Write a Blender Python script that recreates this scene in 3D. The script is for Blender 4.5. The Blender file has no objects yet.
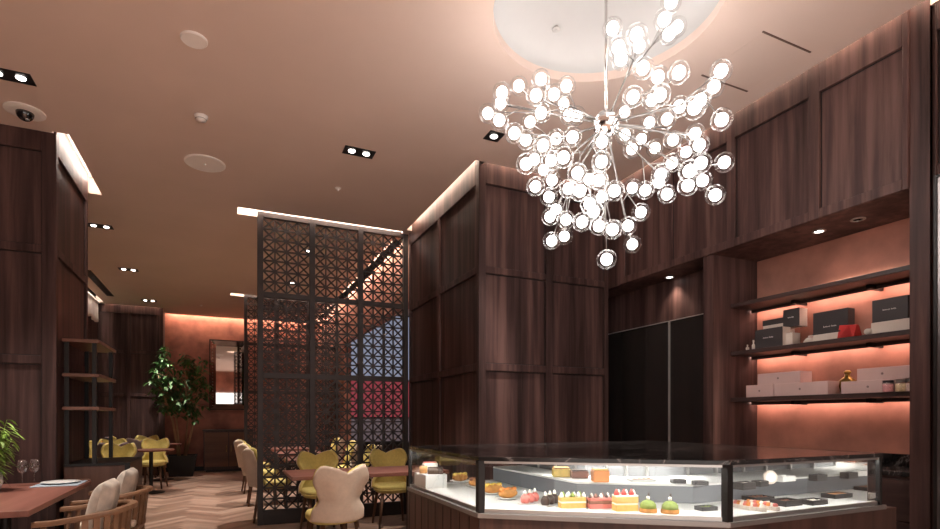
import bpy, math, random
from mathutils import Vector, Matrix
R = random.Random(7)
PI = math.pi
COL = bpy.context.scene.collection

# ------------------------------------------------------------------ camera numbers
F, HZ, CX, EYE = 540.0, 417.0, 470.0, 1.25
YAW = math.atan(247/540)
CA, SA = math.cos(YAW), math.sin(YAW)
ZC = 3.6                                             # ceiling height

def at_d(px, py, d):
    u = (px-CX)/F
    return Vector((d*(u*CA+SA), d*(CA-u*SA), EYE+(HZ-py)/F*d))
def at_z(px, py, z):
    return at_d(px, py, F*(EYE-z)/(py-HZ))
def on_x(px, py, X):
    u = (px-CX)/F
    return at_d(px, py, X/(u*CA+SA))
def on_y(px, py, Y):
    u = (px-CX)/F
    return at_d(px, py, Y/(CA-u*SA))

# ------------------------------------------------------------------ materials
def new_mat(name):
    m = bpy.data.materials.new(name); m.use_nodes = True
    nt = m.node_tree; nt.nodes.clear()
    out = nt.nodes.new('ShaderNodeOutputMaterial')
    return m, nt, out
def N(nt, t, **kw):
    n = nt.nodes.new(t)
    for k, v in kw.items(): setattr(n, k, v)
    return n
def ramp(nt, fac, stops):
    r = N(nt, 'ShaderNodeValToRGB')
    el = r.color_ramp.elements
    while len(el) < len(stops): el.new(0.5)
    for e, (p, c) in zip(el, stops): e.position = p; e.color = (*c, 1)
    nt.links.new(fac, r.inputs[0]); return r.outputs[0]
def coords(nt, scale):
    tc = N(nt, 'ShaderNodeTexCoord'); mp = N(nt, 'ShaderNodeMapping')
    mp.inputs['Scale'].default_value = scale
    nt.links.new(tc.outputs['Object'], mp.inputs[0]); return mp.outputs[0]
def noise(nt, vec, scale, detail=4, rough=.55, dist=0):
    n = N(nt, 'ShaderNodeTexNoise')
    n.inputs['Scale'].default_value = scale; n.inputs['Detail'].default_value = detail
    n.inputs['Roughness'].default_value = rough; n.inputs['Distortion'].default_value = dist
    nt.links.new(vec, n.inputs['Vector']); return n.outputs['Fac']
def bsdf(nt, out, rough=.5, metal=0, spec=.5):
    b = N(nt, 'ShaderNodeBsdfPrincipled')
    b.inputs['Roughness'].default_value = rough; b.inputs['Metallic'].default_value = metal
    b.inputs['Specular IOR Level'].default_value = spec
    nt.links.new(b.outputs[0], out.inputs[0]); return b
def pbr(name, col, rough=.5, metal=0, spec=.5, var=.12, scale=6, bump=0, bscale=60):
    m, nt, out = new_mat(name); b = bsdf(nt, out, rough, metal, spec)
    v = coords(nt, (1, 1, 1))
    c = ramp(nt, noise(nt, v, scale), [(.3, [x*(1-var) for x in col]), (.7, [min(1, x*(1+var)) for x in col])])
    nt.links.new(c, b.inputs['Base Color'])
    if bump:
        bp = N(nt, 'ShaderNodeBump'); bp.inputs['Strength'].default_value = bump; bp.inputs['Distance'].default_value = .01
        nt.links.new(noise(nt, v, bscale), bp.inputs['Height']); nt.links.new(bp.outputs[0], b.inputs['Normal'])
    return m
def wood(name, c1, c2, c3, axis='z', fine=14, rough=.42, spec=.4):
    m, nt, out = new_mat(name); b = bsdf(nt, out, rough, 0, spec)
    s = {'z': (1, 1, .05), 'y': (1, .05, 1), 'x': (.05, 1, 1)}[axis]
    v = coords(nt, s)
    f1 = noise(nt, v, fine, 6, .6, .3); f2 = noise(nt, v, fine*.28, 3, .5, .2)
    mx = N(nt, 'ShaderNodeMath', operation='ADD'); ml = N(nt, 'ShaderNodeMath', operation='MULTIPLY')
    ml.inputs[1].default_value = .5
    nt.links.new(f1, mx.inputs[0]); nt.links.new(f2, mx.inputs[1]); nt.links.new(mx.outputs[0], ml.inputs[0])
    nt.links.new(ramp(nt, ml.outputs[0], [(.38, c1), (.5, c2), (.62, c3)]), b.inputs['Base Color'])
    bp = N(nt, 'ShaderNodeBump'); bp.inputs['Strength'].default_value = .12; bp.inputs['Distance'].default_value = .004
    nt.links.new(f1, bp.inputs['Height']); nt.links.new(bp.outputs[0], b.inputs['Normal'])
    return m
def emis(name, col, s):
    m, nt, out = new_mat(name); e = N(nt, 'ShaderNodeEmission')
    e.inputs[0].default_value = (*col, 1); e.inputs[1].default_value = s
    nt.links.new(e.outputs[0], out.inputs[0]); return m
def thin_glass(name, tint=(1, 1, 1), rough=.02, edge=.5, base=.03):
    # thin clear sheet: lets light straight through, reflects by angle
    m, nt, out = new_mat(name)
    t = N(nt, 'ShaderNodeBsdfTransparent'); t.inputs[0].default_value = (*tint, 1)
    g = N(nt, 'ShaderNodeBsdfGlossy'); g.inputs['Roughness'].default_value = rough
    lw = N(nt, 'ShaderNodeLayerWeight'); lw.inputs[0].default_value = .2
    pw = N(nt, 'ShaderNodeMath', operation='MULTIPLY_ADD'); pw.inputs[1].default_value = edge; pw.inputs[2].default_value = base
    mx = N(nt, 'ShaderNodeMixShader')
    nt.links.new(lw.outputs['Facing'], pw.inputs[0]); nt.links.new(pw.outputs[0], mx.inputs[0])
    nt.links.new(t.outputs[0], mx.inputs[1]); nt.links.new(g.outputs[0], mx.inputs[2])
    nt.links.new(mx.outputs[0], out.inputs[0]); return m

WALNUT = wood('walnut_panel', (.027, .0148, .0135), (.068, .037, .034), (.135, .076, .067), 'z', 15, .5, .2)
WALNUT_X = wood('walnut_across', (.024, .013, .012), (.048, .028, .026), (.080, .050, .046), 'x')
WALNUT_Y = wood('walnut_along', (.024, .013, .012), (.048, .028, .026), (.080, .050, .046), 'y')
REDWOOD_Y = wood('reddish_tabletop', (.13, .048, .035), (.21, .083, .062), (.27, .115, .088), 'y', 10, .35)
REDWOOD_X = wood('reddish_tabletop_across', (.13, .048, .035), (.21, .083, .062), (.27, .115, .088), 'x', 10, .35)
SHELFWOOD = wood('brown_shelf_wood', (.10, .045, .03), (.16, .075, .052), (.21, .10, .07), 'x', 10, .4)
BASEWOOD = wood('reddish_brown_base_wood', (.028, .012, .009), (.052, .023, .017), (.075, .035, .027), 'z', 22, .4)
CHAIRWOOD = wood('armchair_wood', (.12, .06, .032), (.20, .105, .058), (.27, .15, .085), 'y', 12, .4)
LEGWOOD = wood('chair_leg_wood', (.07, .032, .018), (.11, .052, .030), (.15, .075, .045), 'z', 14, .4)
CEIL = pbr('ceiling_paint', (.69, .55, .485), .75, var=.03, scale=1.5)
DOME = pbr('dome_white', (.50, .50, .50), .7, var=.02)
PLASTER = pbr('red_plaster', (.40, .18, .13), .6, var=.28, scale=3.2, bump=.06, bscale=20)
PLASTER_D = pbr('dark_red_plaster', (.36, .14, .095), .55, var=.45, scale=2.4, bump=.08, bscale=14)
BLACK = pbr('black_metal', (.018, .016, .016), .42, .5, var=.05)
SCREEN = pbr('bronze_screen_metal', (.040, .032, .031), .5, .4, var=.06)
CHROME = pbr('chrome', (.75, .73, .71), .18, 1, var=.02)
STEEL = pbr('brushed_steel', (.50, .49, .48), .36, 1, var=.05)
TIERM = pbr('pale_grey_enamel', (.17, .18, .20), .22, var=.03)
ALU = pbr('satin_aluminium', (.62, .60, .58), .55, .6, var=.02)
DARKSTEEL = pbr('dark_steel', (.16, .165, .175), .4, .3, var=.15)
WHITEMAT = pbr('white_enamel', (.80, .80, .79), .5, var=.02)
WHITEPLA = pbr('white_plastic', (.88, .84, .81), .5, var=.02)
YELLOW = pbr('yellow_fabric', (.58, .47, .15), .85, var=.10, scale=40, bump=.15, bscale=300)
CREAM = pbr('cream_fabric', (.66, .54, .43), .85, var=.05, scale=40, bump=.12, bscale=300)
MAUVE = pbr('mauve_fabric', (.22, .16, .155), .85, var=.10, scale=40)
PILLOW = pbr('cream_pillow', (.56, .49, .42), .9, var=.42, scale=7)
GLASS = thin_glass('clear_glass', (.97, .985, .98), .01, .35, .03)
def globe_glass():
    m, nt, out = new_mat('globe_glass')
    t = N(nt, 'ShaderNodeBsdfTransparent'); t.inputs[0].default_value = (.98, .98, .98, 1)
    g = N(nt, 'ShaderNodeBsdfGlossy'); g.inputs['Roughness'].default_value = .25
    lw = N(nt, 'ShaderNodeLayerWeight'); lw.inputs[0].default_value = .5
    p = N(nt, 'ShaderNodeMath', operation='POWER'); p.inputs[1].default_value = 3.2
    q = N(nt, 'ShaderNodeMath', operation='MULTIPLY_ADD'); q.inputs[1].default_value = .85; q.inputs[2].default_value = .01
    mx = N(nt, 'ShaderNodeMixShader')
    nt.links.new(lw.outputs['Facing'], p.inputs[0]); nt.links.new(p.outputs[0], q.inputs[0]); nt.links.new(q.outputs[0], mx.inputs[0])
    nt.links.new(t.outputs[0], mx.inputs[1]); nt.links.new(g.outputs[0], mx.inputs[2]); nt.links.new(mx.outputs[0], out.inputs[0])
    return m
GLOBE = globe_glass()
ARMM = pbr('polished_nickel', (.26, .25, .24), .32, 1, var=.02)
DARKGLASS = pbr('dark_glass', (.012, .012, .014), .06, .0, .9, var=.02)
DOORGLASS = pbr('smoked_glass', (.022, .019, .018), .12, .0, .7, var=.05)
MIRROR = pbr('mirror', (.82, .80, .78), .03, 1, var=.01)
GIFT = pbr('dark_gift_paper', (.050, .044, .046), .6, var=.06)
IVORY = pbr('ivory_card', (.68, .60, .53), .65, var=.03)
PINKBOX = pbr('pale_pink_card', (.70, .50, .47), .6, var=.04)
REDBAG = pbr('red_paper', (.55, .02, .02), .4, var=.1)
GOLD = pbr('aged_gold', (.32, .19, .05), .3, .9, var=.3, scale=14)
INK = pbr('white_print', (.75, .72, .70), .6, var=.02)
GREYINK = pbr('grey_print', (.30, .20, .19), .6, var=.02)
LEAF = pbr('ficus_leaf', (.055, .15, .035), .5, var=.5, scale=5)
BAMBOO = pbr('bright_leaf', (.20, .34, .05), .5, var=.35, scale=8)
BARK = pbr('pale_bark', (.34, .22, .13), .8, var=.2)
SOIL = pbr('soil', (.02, .012, .008), .9)
POT = pbr('black_pot', (.012, .012, .013), .45)
NAPKIN = pbr('grey_blue_linen', (.30, .36, .42), .9, var=.05)
BULB = emis('frosted_bulb', (1, .93, .88), 10.5)
LED_WARM = emis('led_warm_white', (1, .82, .66), 26)
LED_WHITE = emis('led_white', (1, .93, .84), 24)
LED_PINK = emis('led_amber', (1, .64, .52), 17)
LED_CASE = emis('led_case', (1, .95, .88), 25)
LED_COVE = emis('led_orange', (1, .72, .56), 55)
LAMP = emis('downlight_lamp', (1, .92, .86), 10)

def stone():
    m, nt, out = new_mat('black_marble'); b = bsdf(nt, out, .17, 0, .4)
    v = coords(nt, (1, 1, 1)); f = noise(nt, v, 2.2, 8, .6, 1.6)
    a = N(nt, 'ShaderNodeMath', operation='SUBTRACT'); a.inputs[1].default_value = .5; nt.links.new(f, a.inputs[0])
    c = N(nt, 'ShaderNodeMath', operation='ABSOLUTE'); nt.links.new(a.outputs[0], c.inputs[0])
    nt.links.new(ramp(nt, c.outputs[0], [(0, (.16, .145, .14)), (.012, (.03, .027, .027)), (.05, (.012, .011, .011))]), b.inputs['Base Color'])
    return m
MARBLE = stone()
def floor_mat():
    m, nt, out = new_mat('herringbone_oak'); b = bsdf(nt, out, .38, 0, .4)
    at = N(nt, 'ShaderNodeAttribute', attribute_name='plank')
    v = coords(nt, (1, 1, 1)); f = noise(nt, v, 9, 5, .6, .4)
    s = N(nt, 'ShaderNodeMath', operation='MULTIPLY_ADD'); s.inputs[1].default_value = .7
    nt.links.new(at.outputs['Fac'], s.inputs[0])
    h = N(nt, 'ShaderNodeMath', operation='MULTIPLY'); h.inputs[1].default_value = .3; nt.links.new(f, h.inputs[0]); nt.links.new(h.outputs[0], s.inputs[2])
    nt.links.new(ramp(nt, s.outputs[0], [(.05, (.19, .112, .08)), (.5, (.36, .232, .172)), (.95, (.52, .365, .285))]), b.inputs['Base Color'])
    return m
OAK = floor_mat()

# ------------------------------------------------------------------ mesh builder
class MB:
    def __init__(s): s.v = []; s.f = []
    def add(s, vs, fs):
        o = len(s.v); s.v += [tuple(p) for p in vs]; s.f += [tuple(i+o for i in f) for f in fs]; return s
    def box(s, a, b):
        x0, y0, z0 = [min(p, q) for p, q in zip(a, b)]; x1, y1, z1 = [max(p, q) for p, q in zip(a, b)]
        return s.add([(x0,y0,z0),(x1,y0,z0),(x1,y1,z0),(x0,y1,z0),(x0,y0,z1),(x1,y0,z1),(x1,y1,z1),(x0,y1,z1)],
                     [(0,3,2,1),(4,5,6,7),(0,1,5,4),(1,2,6,5),(2,3,7,6),(3,0,4,7)])
    def bar(s, p, q, w, h, up=(0, 0, 1)):
        p, q = Vector(p), Vector(q); d = (q-p).normalized(); up = Vector(up)
        sd = d.cross(up)
        if sd.length < 1e-5: sd = d.cross(Vector((1, 0, 0)))
        sd.normalize(); un = sd.cross(d).normalized()
        c = [sd*w/2*a + un*h/2*b for a, b in ((-1,-1),(1,-1),(1,1),(-1,1))]
        return s.add([p+k for k in c]+[q+k for k in c], [(3,2,1,0),(4,5,6,7),(0,1,5,4),(1,2,6,5),(2,3,7,6),(3,0,4,7)])
    def tube(s, pts, r, n=8):
        pts = [Vector(p) for p in pts]; rs = r if isinstance(r, (list, tuple)) else [r]*len(pts)
        vs = []
        for i, p in enumerate(pts):
            d = (pts[min(i+1, len(pts)-1)]-pts[max(i-1, 0)]).normalized()
            a = d.cross(Vector((0, 0, 1)))
            if a.length < 1e-3: a = Vector((1, 0, 0))
            a.normalize(); b = d.cross(a)
            vs += [p+(a*math.cos(2*PI*k/n)+b*math.sin(2*PI*k/n))*rs[i] for k in range(n)]
        fs = [(i*n+k, i*n+(k+1)%n, (i+1)*n+(k+1)%n, (i+1)*n+k) for i in range(len(pts)-1) for k in range(n)]
        fs += [tuple(range(n-1, -1, -1)), tuple((len(pts)-1)*n+k for k in range(n))]
        return s.add(vs, fs)
    def lathe(s, prof, c=(0, 0, 0), n=24, closed=False):
        vs = [(c[0]+r*math.cos(2*PI*k/n), c[1]+r*math.sin(2*PI*k/n), c[2]+z) for r, z in prof for k in range(n)]
        m = len(prof)
        fs = [(i*n+k, i*n+(k+1)%n, (i+1)*n+(k+1)%n, (i+1)*n+k) for i in range(m-1) for k in range(n)]
        if not closed:
            if prof[0][0] > 1e-4: fs.append(tuple(range(n-1, -1, -1)))
            if prof[-1][0] > 1e-4: fs.append(tuple((m-1)*n+k for k in range(n)))
        return s.add(vs, fs)
    def ball(s, c, r, n=14, m=8, sc=(1, 1, 1)):
        return s.lathe_sc([(math.sin(PI*i/m), -math.cos(PI*i/m)) for i in range(m+1)], c, r, n, sc)
    def lathe_sc(s, prof, c, r, n, sc):
        vs = [(c[0]+q*r*sc[0]*math.cos(2*PI*k/n), c[1]+q*r*sc[1]*math.sin(2*PI*k/n), c[2]+z*r*sc[2]) for q, z in prof for k in range(n)]
        m = len(prof)
        return s.add(vs, [(i*n+k, i*n+(k+1)%n, (i+1)*n+(k+1)%n, (i+1)*n+k) for i in range(m-1) for k in range(n)])
    def grid(s, fn, nu, nv, flip=False):
        vs = [fn(i/nu, j/nv) for j in range(nv+1) for i in range(nu+1)]
        w = nu+1
        fs = [(j*w+i, j*w+i+1, (j+1)*w+i+1, (j+1)*w+i) for j in range(nv) for i in range(nu)]
        if flip: fs = [f[::-1] for f in fs]
        return s.add(vs, fs)
    def prism(s, poly, z0, z1):
        n = len(poly)
        return s.add([(x, y, z0) for x, y in poly]+[(x, y, z1) for x, y in poly],
                     [tuple(range(n-1, -1, -1)), tuple(range(n, 2*n))]+[(k, (k+1)%n, n+(k+1)%n, n+k) for k in range(n)])
    def build(s, name, mat, parent=None, smooth=False, bevel=0, loc=None, seg=2):
        me = bpy.data.meshes.new(name); me.from_pydata(s.v, [], s.f); me.update()
        me.materials.append(mat)
        if smooth:
            me.polygons.foreach_set('use_smooth', [True]*len(me.polygons))
        o = bpy.data.objects.new(name, me); COL.objects.link(o)
        if parent is not None: o.parent = parent
        if loc is not None: o.location = loc
        if bevel:
            b = o.modifiers.new('bevel', 'BEVEL'); b.width = bevel; b.segments = seg; b.limit_method = 'ANGLE'
        return o
def M(): return MB()
def thing(name, label, cat, loc=(0, 0, 0), rz=0, group=None):
    o = bpy.data.objects.new(name, None); COL.objects.link(o)
    o.location = loc; o.rotation_euler = (0, 0, rz); o.empty_display_size = .1
    o['label'] = label; o['category'] = cat
    if group: o['group'] = group
    return o
def tag(o, label, cat, group=None, kind=None):
    o['label'] = label; o['category'] = cat
    if group: o['group'] = group
    if kind: o['kind'] = kind
    return o
def struct(mb, name, mat, parent=None, **kw):
    o = mb.build(name, mat, parent, **kw)
    if parent is None: o['kind'] = 'structure'
    return o
def dup(root, loc, rz, label, group=None):
    r = root.copy(); COL.objects.link(r); r.location = loc; r.rotation_euler = (0, 0, rz); r['label'] = label
    if group: r['group'] = group
    for ch in list(root.children):
        c = ch.copy(); COL.objects.link(c); c.parent = r
        for g in list(ch.children):
            d = g.copy(); COL.objects.link(d); d.parent = c
    return r

# ------------------------------------------------------------------ the setting
XL, XR, YB, YN = -3.2, 3.67, 14.05, -2.6
COLX, COLY0, COLY1 = -1.28, 5.52, 6.66
MX, MY0, MY1 = 2.19, 4.56, 6.62
NZ, NB = 2.59, 4.195
N0, N1, D0, D1 = 1.81, 3.21, 3.31, 4.93

# floor: herringbone planks over a dark base
def make_floor():
    W, n = .095, 6
    mb = M(); mb.box((XL-.2, YN-.2, -.1), (4.6, YB+.2, -.004))
    cols = [.4]*6
    def clip(x, y): return -3.3 < x < 4.5 and .6 < y < 14.2
    g = .0012
    ca = math.cos(PI/4); 
    for b in range(-40, 40):
        for i in range(-150, 230):
            ox, oy = (i+2*n*b)*W, i*W
            for (x0, y0, x1, y1) in ((ox, oy, ox+n*W, oy+W), (ox, oy+W, ox+W, oy+W+n*W)):
                cx, cy = (x0+x1)/2, (y0+y1)/2
                rx, ry = (cx-cy)*ca, (cx+cy)*ca
                if not clip(rx, ry): continue
                q = [(x0+g, y0+g), (x1-g, y0+g), (x1-g, y1-g), (x0+g, y1-g)]
                mb.add([((x-y)*ca, (x+y)*ca, 0) for x, y in q], [(0, 1, 2, 3)])
                cols.append(R.random())
    o = struct(mb, 'floor', OAK)
    a = o.data.attributes.new('plank', 'FLOAT', 'FACE'); a.data.foreach_set('value', cols)
make_floor()

# ceiling with light slots and the round recess
DC, DR = (2.02, 2.52), .655
slots = [  # x0, x1, y0, y1
    (COLX, -1.165, 5.47, 6.82), (2.10, MX, 4.47, 6.5), (MX, 3.60, 4.47, MY0), (3.60, XR, -1.2, 4.47),
    (.15, 2.08, 6.58, 6.80), (.13, 2.0, 11.2, 11.42), (-1.2, 2.05, 13.9, YB), (2.05, 2.2, 6.95, 13.9),
    (-2.36, -2.22, 10.0, 13.2), (-2.22, -1.25, 13.31, 13.40)]
def make_ceiling():
    holes = slots + [(DC[0]-.8, DC[0]+.8, DC[1]-.8, DC[1]+.8)]
    xs = sorted({XL-.2, 4.6} | {h[0] for h in holes} | {h[1] for h in holes})
    ys = sorted({YN-.2, YB+.2} | {h[2] for h in holes} | {h[3] for h in holes})
    mb = M()
    for i in range(len(xs)-1):
        for j in range(len(ys)-1):
            x, y = (xs[i]+xs[i+1])/2, (ys[j]+ys[j+1])/2
            if any(h[0] < x < h[1] and h[2] < y < h[3] for h in holes): continue
            mb.add([(xs[i], ys[j], ZC), (xs[i], ys[j+1], ZC), (xs[i+1], ys[j+1], ZC), (xs[i+1], ys[j], ZC)], [(0, 1, 2, 3)])
    n = 96; ring = []; sq = []
    for k in range(n):
        a = 2*PI*k/n; c, s_ = math.cos(a), math.sin(a); q = .8/max(abs(c), abs(s_))
        ring.append((DC[0]+DR*c, DC[1]+DR*s_, ZC)); sq.append((DC[0]+q*c, DC[1]+q*s_, ZC))
    mb.add(ring+sq, [(k, n+k, n+(k+1)%n, (k+1)%n) for k in range(n)])
    for (x0, x1, y0, y1) in slots:
        h = ZC+.16
        mb.add([(x0,y0,ZC),(x1,y0,ZC),(x1,y1,ZC),(x0,y1,ZC),(x0,y0,h),(x1,y0,h),(x1,y1,h),(x0,y1,h)],
               [(0,1,5,4),(1,2,6,5),(2,3,7,6),(3,0,4,7),(4,5,6,7)])
    return struct(mb, 'ceiling', CEIL)
ceiling = make_ceiling()
def strip(x0, x1, y0, y1, mat, z=ZC+.11):
    M().box((x0, y0, z), (x1, y1, z+.02)).build('light_strip', mat, ceiling)
strip(-1.20, -1.175, 5.55, 6.75, LED_WHITE)
strip(2.11, 2.13, 4.6, 6.45, LED_WARM)
strip(2.25, 3.55, 4.48, 4.495, LED_WARM)
strip(3.61, 3.625, -1.1, 4.4, LED_WARM)
strip(.17, 2.06, 6.60, 6.63, LED_WHITE); strip(.17, 2.06, 6.76, 6.79, LED_WHITE)
strip(.15, 1.98, 11.22, 11.25, LED_WHITE)
strip(-1.15, 2.0, 13.91, 13.94, LED_COVE)
strip(2.06, 2.09, 7.0, 13.8, LED_COVE)
strip(-2.25, -2.23, 10.1, 13.1, LED_WHITE)
strip(-2.2, -1.3, 13.32, 13.33, LED_WARM)
# dome recess
dm = M().lathe([(DR, 0), (DR, .06), (.76, .06)], (DC[0], DC[1], ZC), 96, True)
rim = struct(dm, 'ceiling_recess', CEIL, smooth=False)
prof = [(.76, .055)]+[(.76*math.cos(PI/2*t), .10+.26*math.sin(PI/2*t)) for t in [k/12 for k in range(12)]]+[(.001, .36)]
M().lathe(prof, (DC[0], DC[1], ZC), 96, True).build('dome', DOME, rim, smooth=True)
M().lathe([(.71, .062), (.725, .062), (.725, .075), (.71, .075), (.71, .062)], (DC[0], DC[1], ZC), 64, True).build('light_strip', emis('led_dome', (1, .95, .90), 3.4), rim)

def fbox(mb, o, u, n, u0, u1, z0, z1, d0, d1):
    o, u, n = Vector(o), Vector(u), Vector(n)
    P = [o+u*a+n*d+Vector((0, 0, z)) for a, d, z in ((u0,d0,z0),(u1,d0,z0),(u1,d1,z0),(u0,d1,z0),(u0,d0,z1),(u1,d0,z1),(u1,d1,z1),(u0,d1,z1))]
    mb.add(P, [(0,3,2,1),(4,5,6,7),(0,1,5,4),(1,2,6,5),(2,3,7,6),(3,0,4,7)])
def panel_frame(parent, o, u, n, L, edges, rails, z0, z1, w=.075, t=.022, mat=WALNUT):
    """stiles at the given distances along u and rails at the given heights, proud of the panels"""
    mb = M()
    for e in edges:
        a, b = (e if isinstance(e, tuple) else (e-w/2, e+w/2))
        fbox(mb, o, u, n, a, b, z0, z1, 0, t)
    a = mb.build('stile', mat, parent, bevel=.004)
    mb = M()
    ed = [(e if isinstance(e, tuple) else (e-w/2, e+w/2)) for e in edges]
    for (r0, r1) in rails:
        for p, q in zip(ed[:-1], ed[1:]):
            fbox(mb, o, u, n, p[1], q[0], r0, r1, 0, t)
    b = mb.build('rail', mat, parent, bevel=.004)
    mb = M(); g = .007
    for (a0, a1), (b0, b1) in zip(rails[:-1], rails[1:]):
        for p, q in zip(ed[:-1], ed[1:]):
            for e in ((p[1], p[1]+g, a1, b0), (q[0]-g, q[0], a1, b0), (p[1], q[0], a1, a1+g), (p[1], q[0], b0-g, b0)): fbox(mb, o, u, n, *e, 0, .0015)
    if mb.v: mb.build('painted_shadow', BLACK, parent)  # black strips paint the shadow lines around each panel
ZT = ZC+.15
RAILS = [(0, .12), (1.685, 1.755), (2.60, 2.665), (3.44, ZT)]
# central panelled block
mid = struct(M().box((MX, MY0, 0), (XR, MY1, ZT)).box((XR, D1, 0), (4.3, MY1, NZ)), 'wall_middle', WALNUT)
panel_frame(mid, (MX, MY0, 0), (1, 0, 0), (0, -1, 0), 1.48, [(-.022, .05), .75, (1.43, 1.48)], RAILS, 0, ZT)
panel_frame(mid, (MX, MY0, 0), (0, 1, 0), (-1, 0, 0), 2.06, [(-.0, .05), 1.03, (2.0, 2.06)], RAILS, 0, ZT)
# left column
colm = struct(M().box((XL-.1, COLY0, 0), (COLX, COLY1, ZT)), 'wall_column', WALNUT)
panel_frame(colm, (COLX, COLY0, 0), (-1, 0, 0), (0, -1, 0), 1.9, [(-.022, .075), .85, 1.7], [(0, .12), (1.685, 1.755), (2.60, 2.665), (3.44, ZC)], 0, ZC)
panel_frame(colm, (COLX, COLY0, 0), (0, 1, 0), (1, 0, 0), 1.14, [(0, .05), (1.08, 1.14)], [(1.685, 1.755), (2.60, 2.665), (3.44, ZT)], .0, ZT)
# right wall with its two niches
mb = M(); mb.box((XR, N0-.1, NZ), (4.5, MY0, ZT))
mb.box((XR, N1, 0), (4.3, D0, NZ)); mb.box((XR, MY0, NZ), (4.5, D1+.05, ZT))
rw = struct(mb, 'wall_right', WALNUT)
panel_frame(rw, (XR, N0, 0), (0, 1, 0), (-1, 0, 0), 2.75, [(0, .03), .555, 1.215, 1.87, 2.5], [(2.59, 2.655), (3.44, ZT)], NZ, ZT)
mb = M(); mb.box((XR-.004, 1.71, 0), (4.3, N0, ZT)); struct(mb, 'wall_pillar', WALNUT)
fr = struct(M().box((XR+.02, YN, 0), (4.3, 1.71, ZT)), 'wall_right_front', WALNUT)
panel_frame(fr, (XR+.02, 1.71, 0), (0, -1, 0), (-1, 0, 0), 4, [(.02, .03), 1.3, 2.6, 3.9], [(2.62, 2.68), (3.44, ZT)], 2.62, ZT, .06, .018)
struct(M().box((NB, N0, 0), (4.3, N1, NZ)), 'wall_niche', PLASTER)
dn = struct(M().box((3.97, D0, 0), (4.3, D1, NZ)), 'wall_door_niche', WALNUT)
# glass doors in their niche
def make_doors():
    z1 = 2.18
    for i, (a, b) in enumerate(((D0+.01, 3.94), (3.95, D1-.01))):
        d = M().box((3.925, a, .01), (3.945, b, z1)).build('door_%d' % (i+1), DOORGLASS); d['kind'] = 'structure'
        mb = M(); w = .005
        mb.box((3.918, a, 0), (3.95, a+w, z1)); mb.box((3.918, b-w, 0), (3.95, b, z1)); mb.box((3.918, a, z1-w*1.4), (3.95, b, z1))
        mb.build('door_frame', ALU, d)
make_doors()
# beyond the screens
struct(M().box((-1.2, YB, 0), (4.6, YB+.15, ZT)), 'wall_back', PLASTER_D)
mb = M(); mb.box((2.2, MY1, 2.75), (2.35, YB, ZT)); bulk = struct(mb, 'wall_bulkhead', PLASTER)
struct(M().box((2.2, 10.9, 0), (2.35, YB, 2.75)), 'wall_alcove_side', PLASTER_D)
struct(M().box((2.35, 12.0, 0), (4.6, 12.15, ZT)), 'wall_alcove_back', WALNUT)
struct(M().box((4.3, MY1, 0), (4.45, 12, ZT)), 'wall_alcove_end', WALNUT)
dk = struct(M().box((-2.6, 13.40, 0), (-1.2, YB+.1, ZT)), 'wall_back_panel', WALNUT)
panel_frame(dk, (-1.2, 13.40, 0), (-1, 0, 0), (0, -1, 0), 1.25, [(-.02, .06), .62, (1.2, 1.25)], RAILS, 0, ZT)
struct(M().box((-2.6, COLY1, 0), (-2.36, 13.40, ZT)), 'wall_left_back', WALNUT)
struct(M().box((XL-.15, YN, 0), (XL, COLY0, ZT)), 'wall_left', WALNUT)
mb = M(); mb.box((XL-.15, YN-.15, 2.5), (4.3, YN, ZT)); mb.box((XL-.15, YN-.15, 0), (-2.6, YN, 2.5)); mb.box((3.6, YN-.15, 0), (4.3, YN, 2.5)); struct(mb, 'wall_behind', PLASTER_D)  # unseen rear wall, left open so ambient fill light comes in
struct(M().box((-1.2, 14.02, 0), (2.2, YB, .1)), 'baseboard_back', BLACK)
# glowing pale, red and grey panes far right behind the lattice
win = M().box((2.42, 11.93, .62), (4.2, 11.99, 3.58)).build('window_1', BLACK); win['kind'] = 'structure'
for z0, z1, m in ((2.10, 3.55, emis('glow_pale_pane', (.50, .54, .72), .27)), (1.25, 2.06, emis('glow_red_pane', (.60, .10, .13), .26)), (.68, 1.21, emis('glow_grey_pane', (.30, .22, .24), .22))):
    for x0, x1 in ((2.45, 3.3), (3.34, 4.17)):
        M().box((x0, 11.915, z0), (x1, 11.93, z1)).build('pane', m, win)

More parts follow.
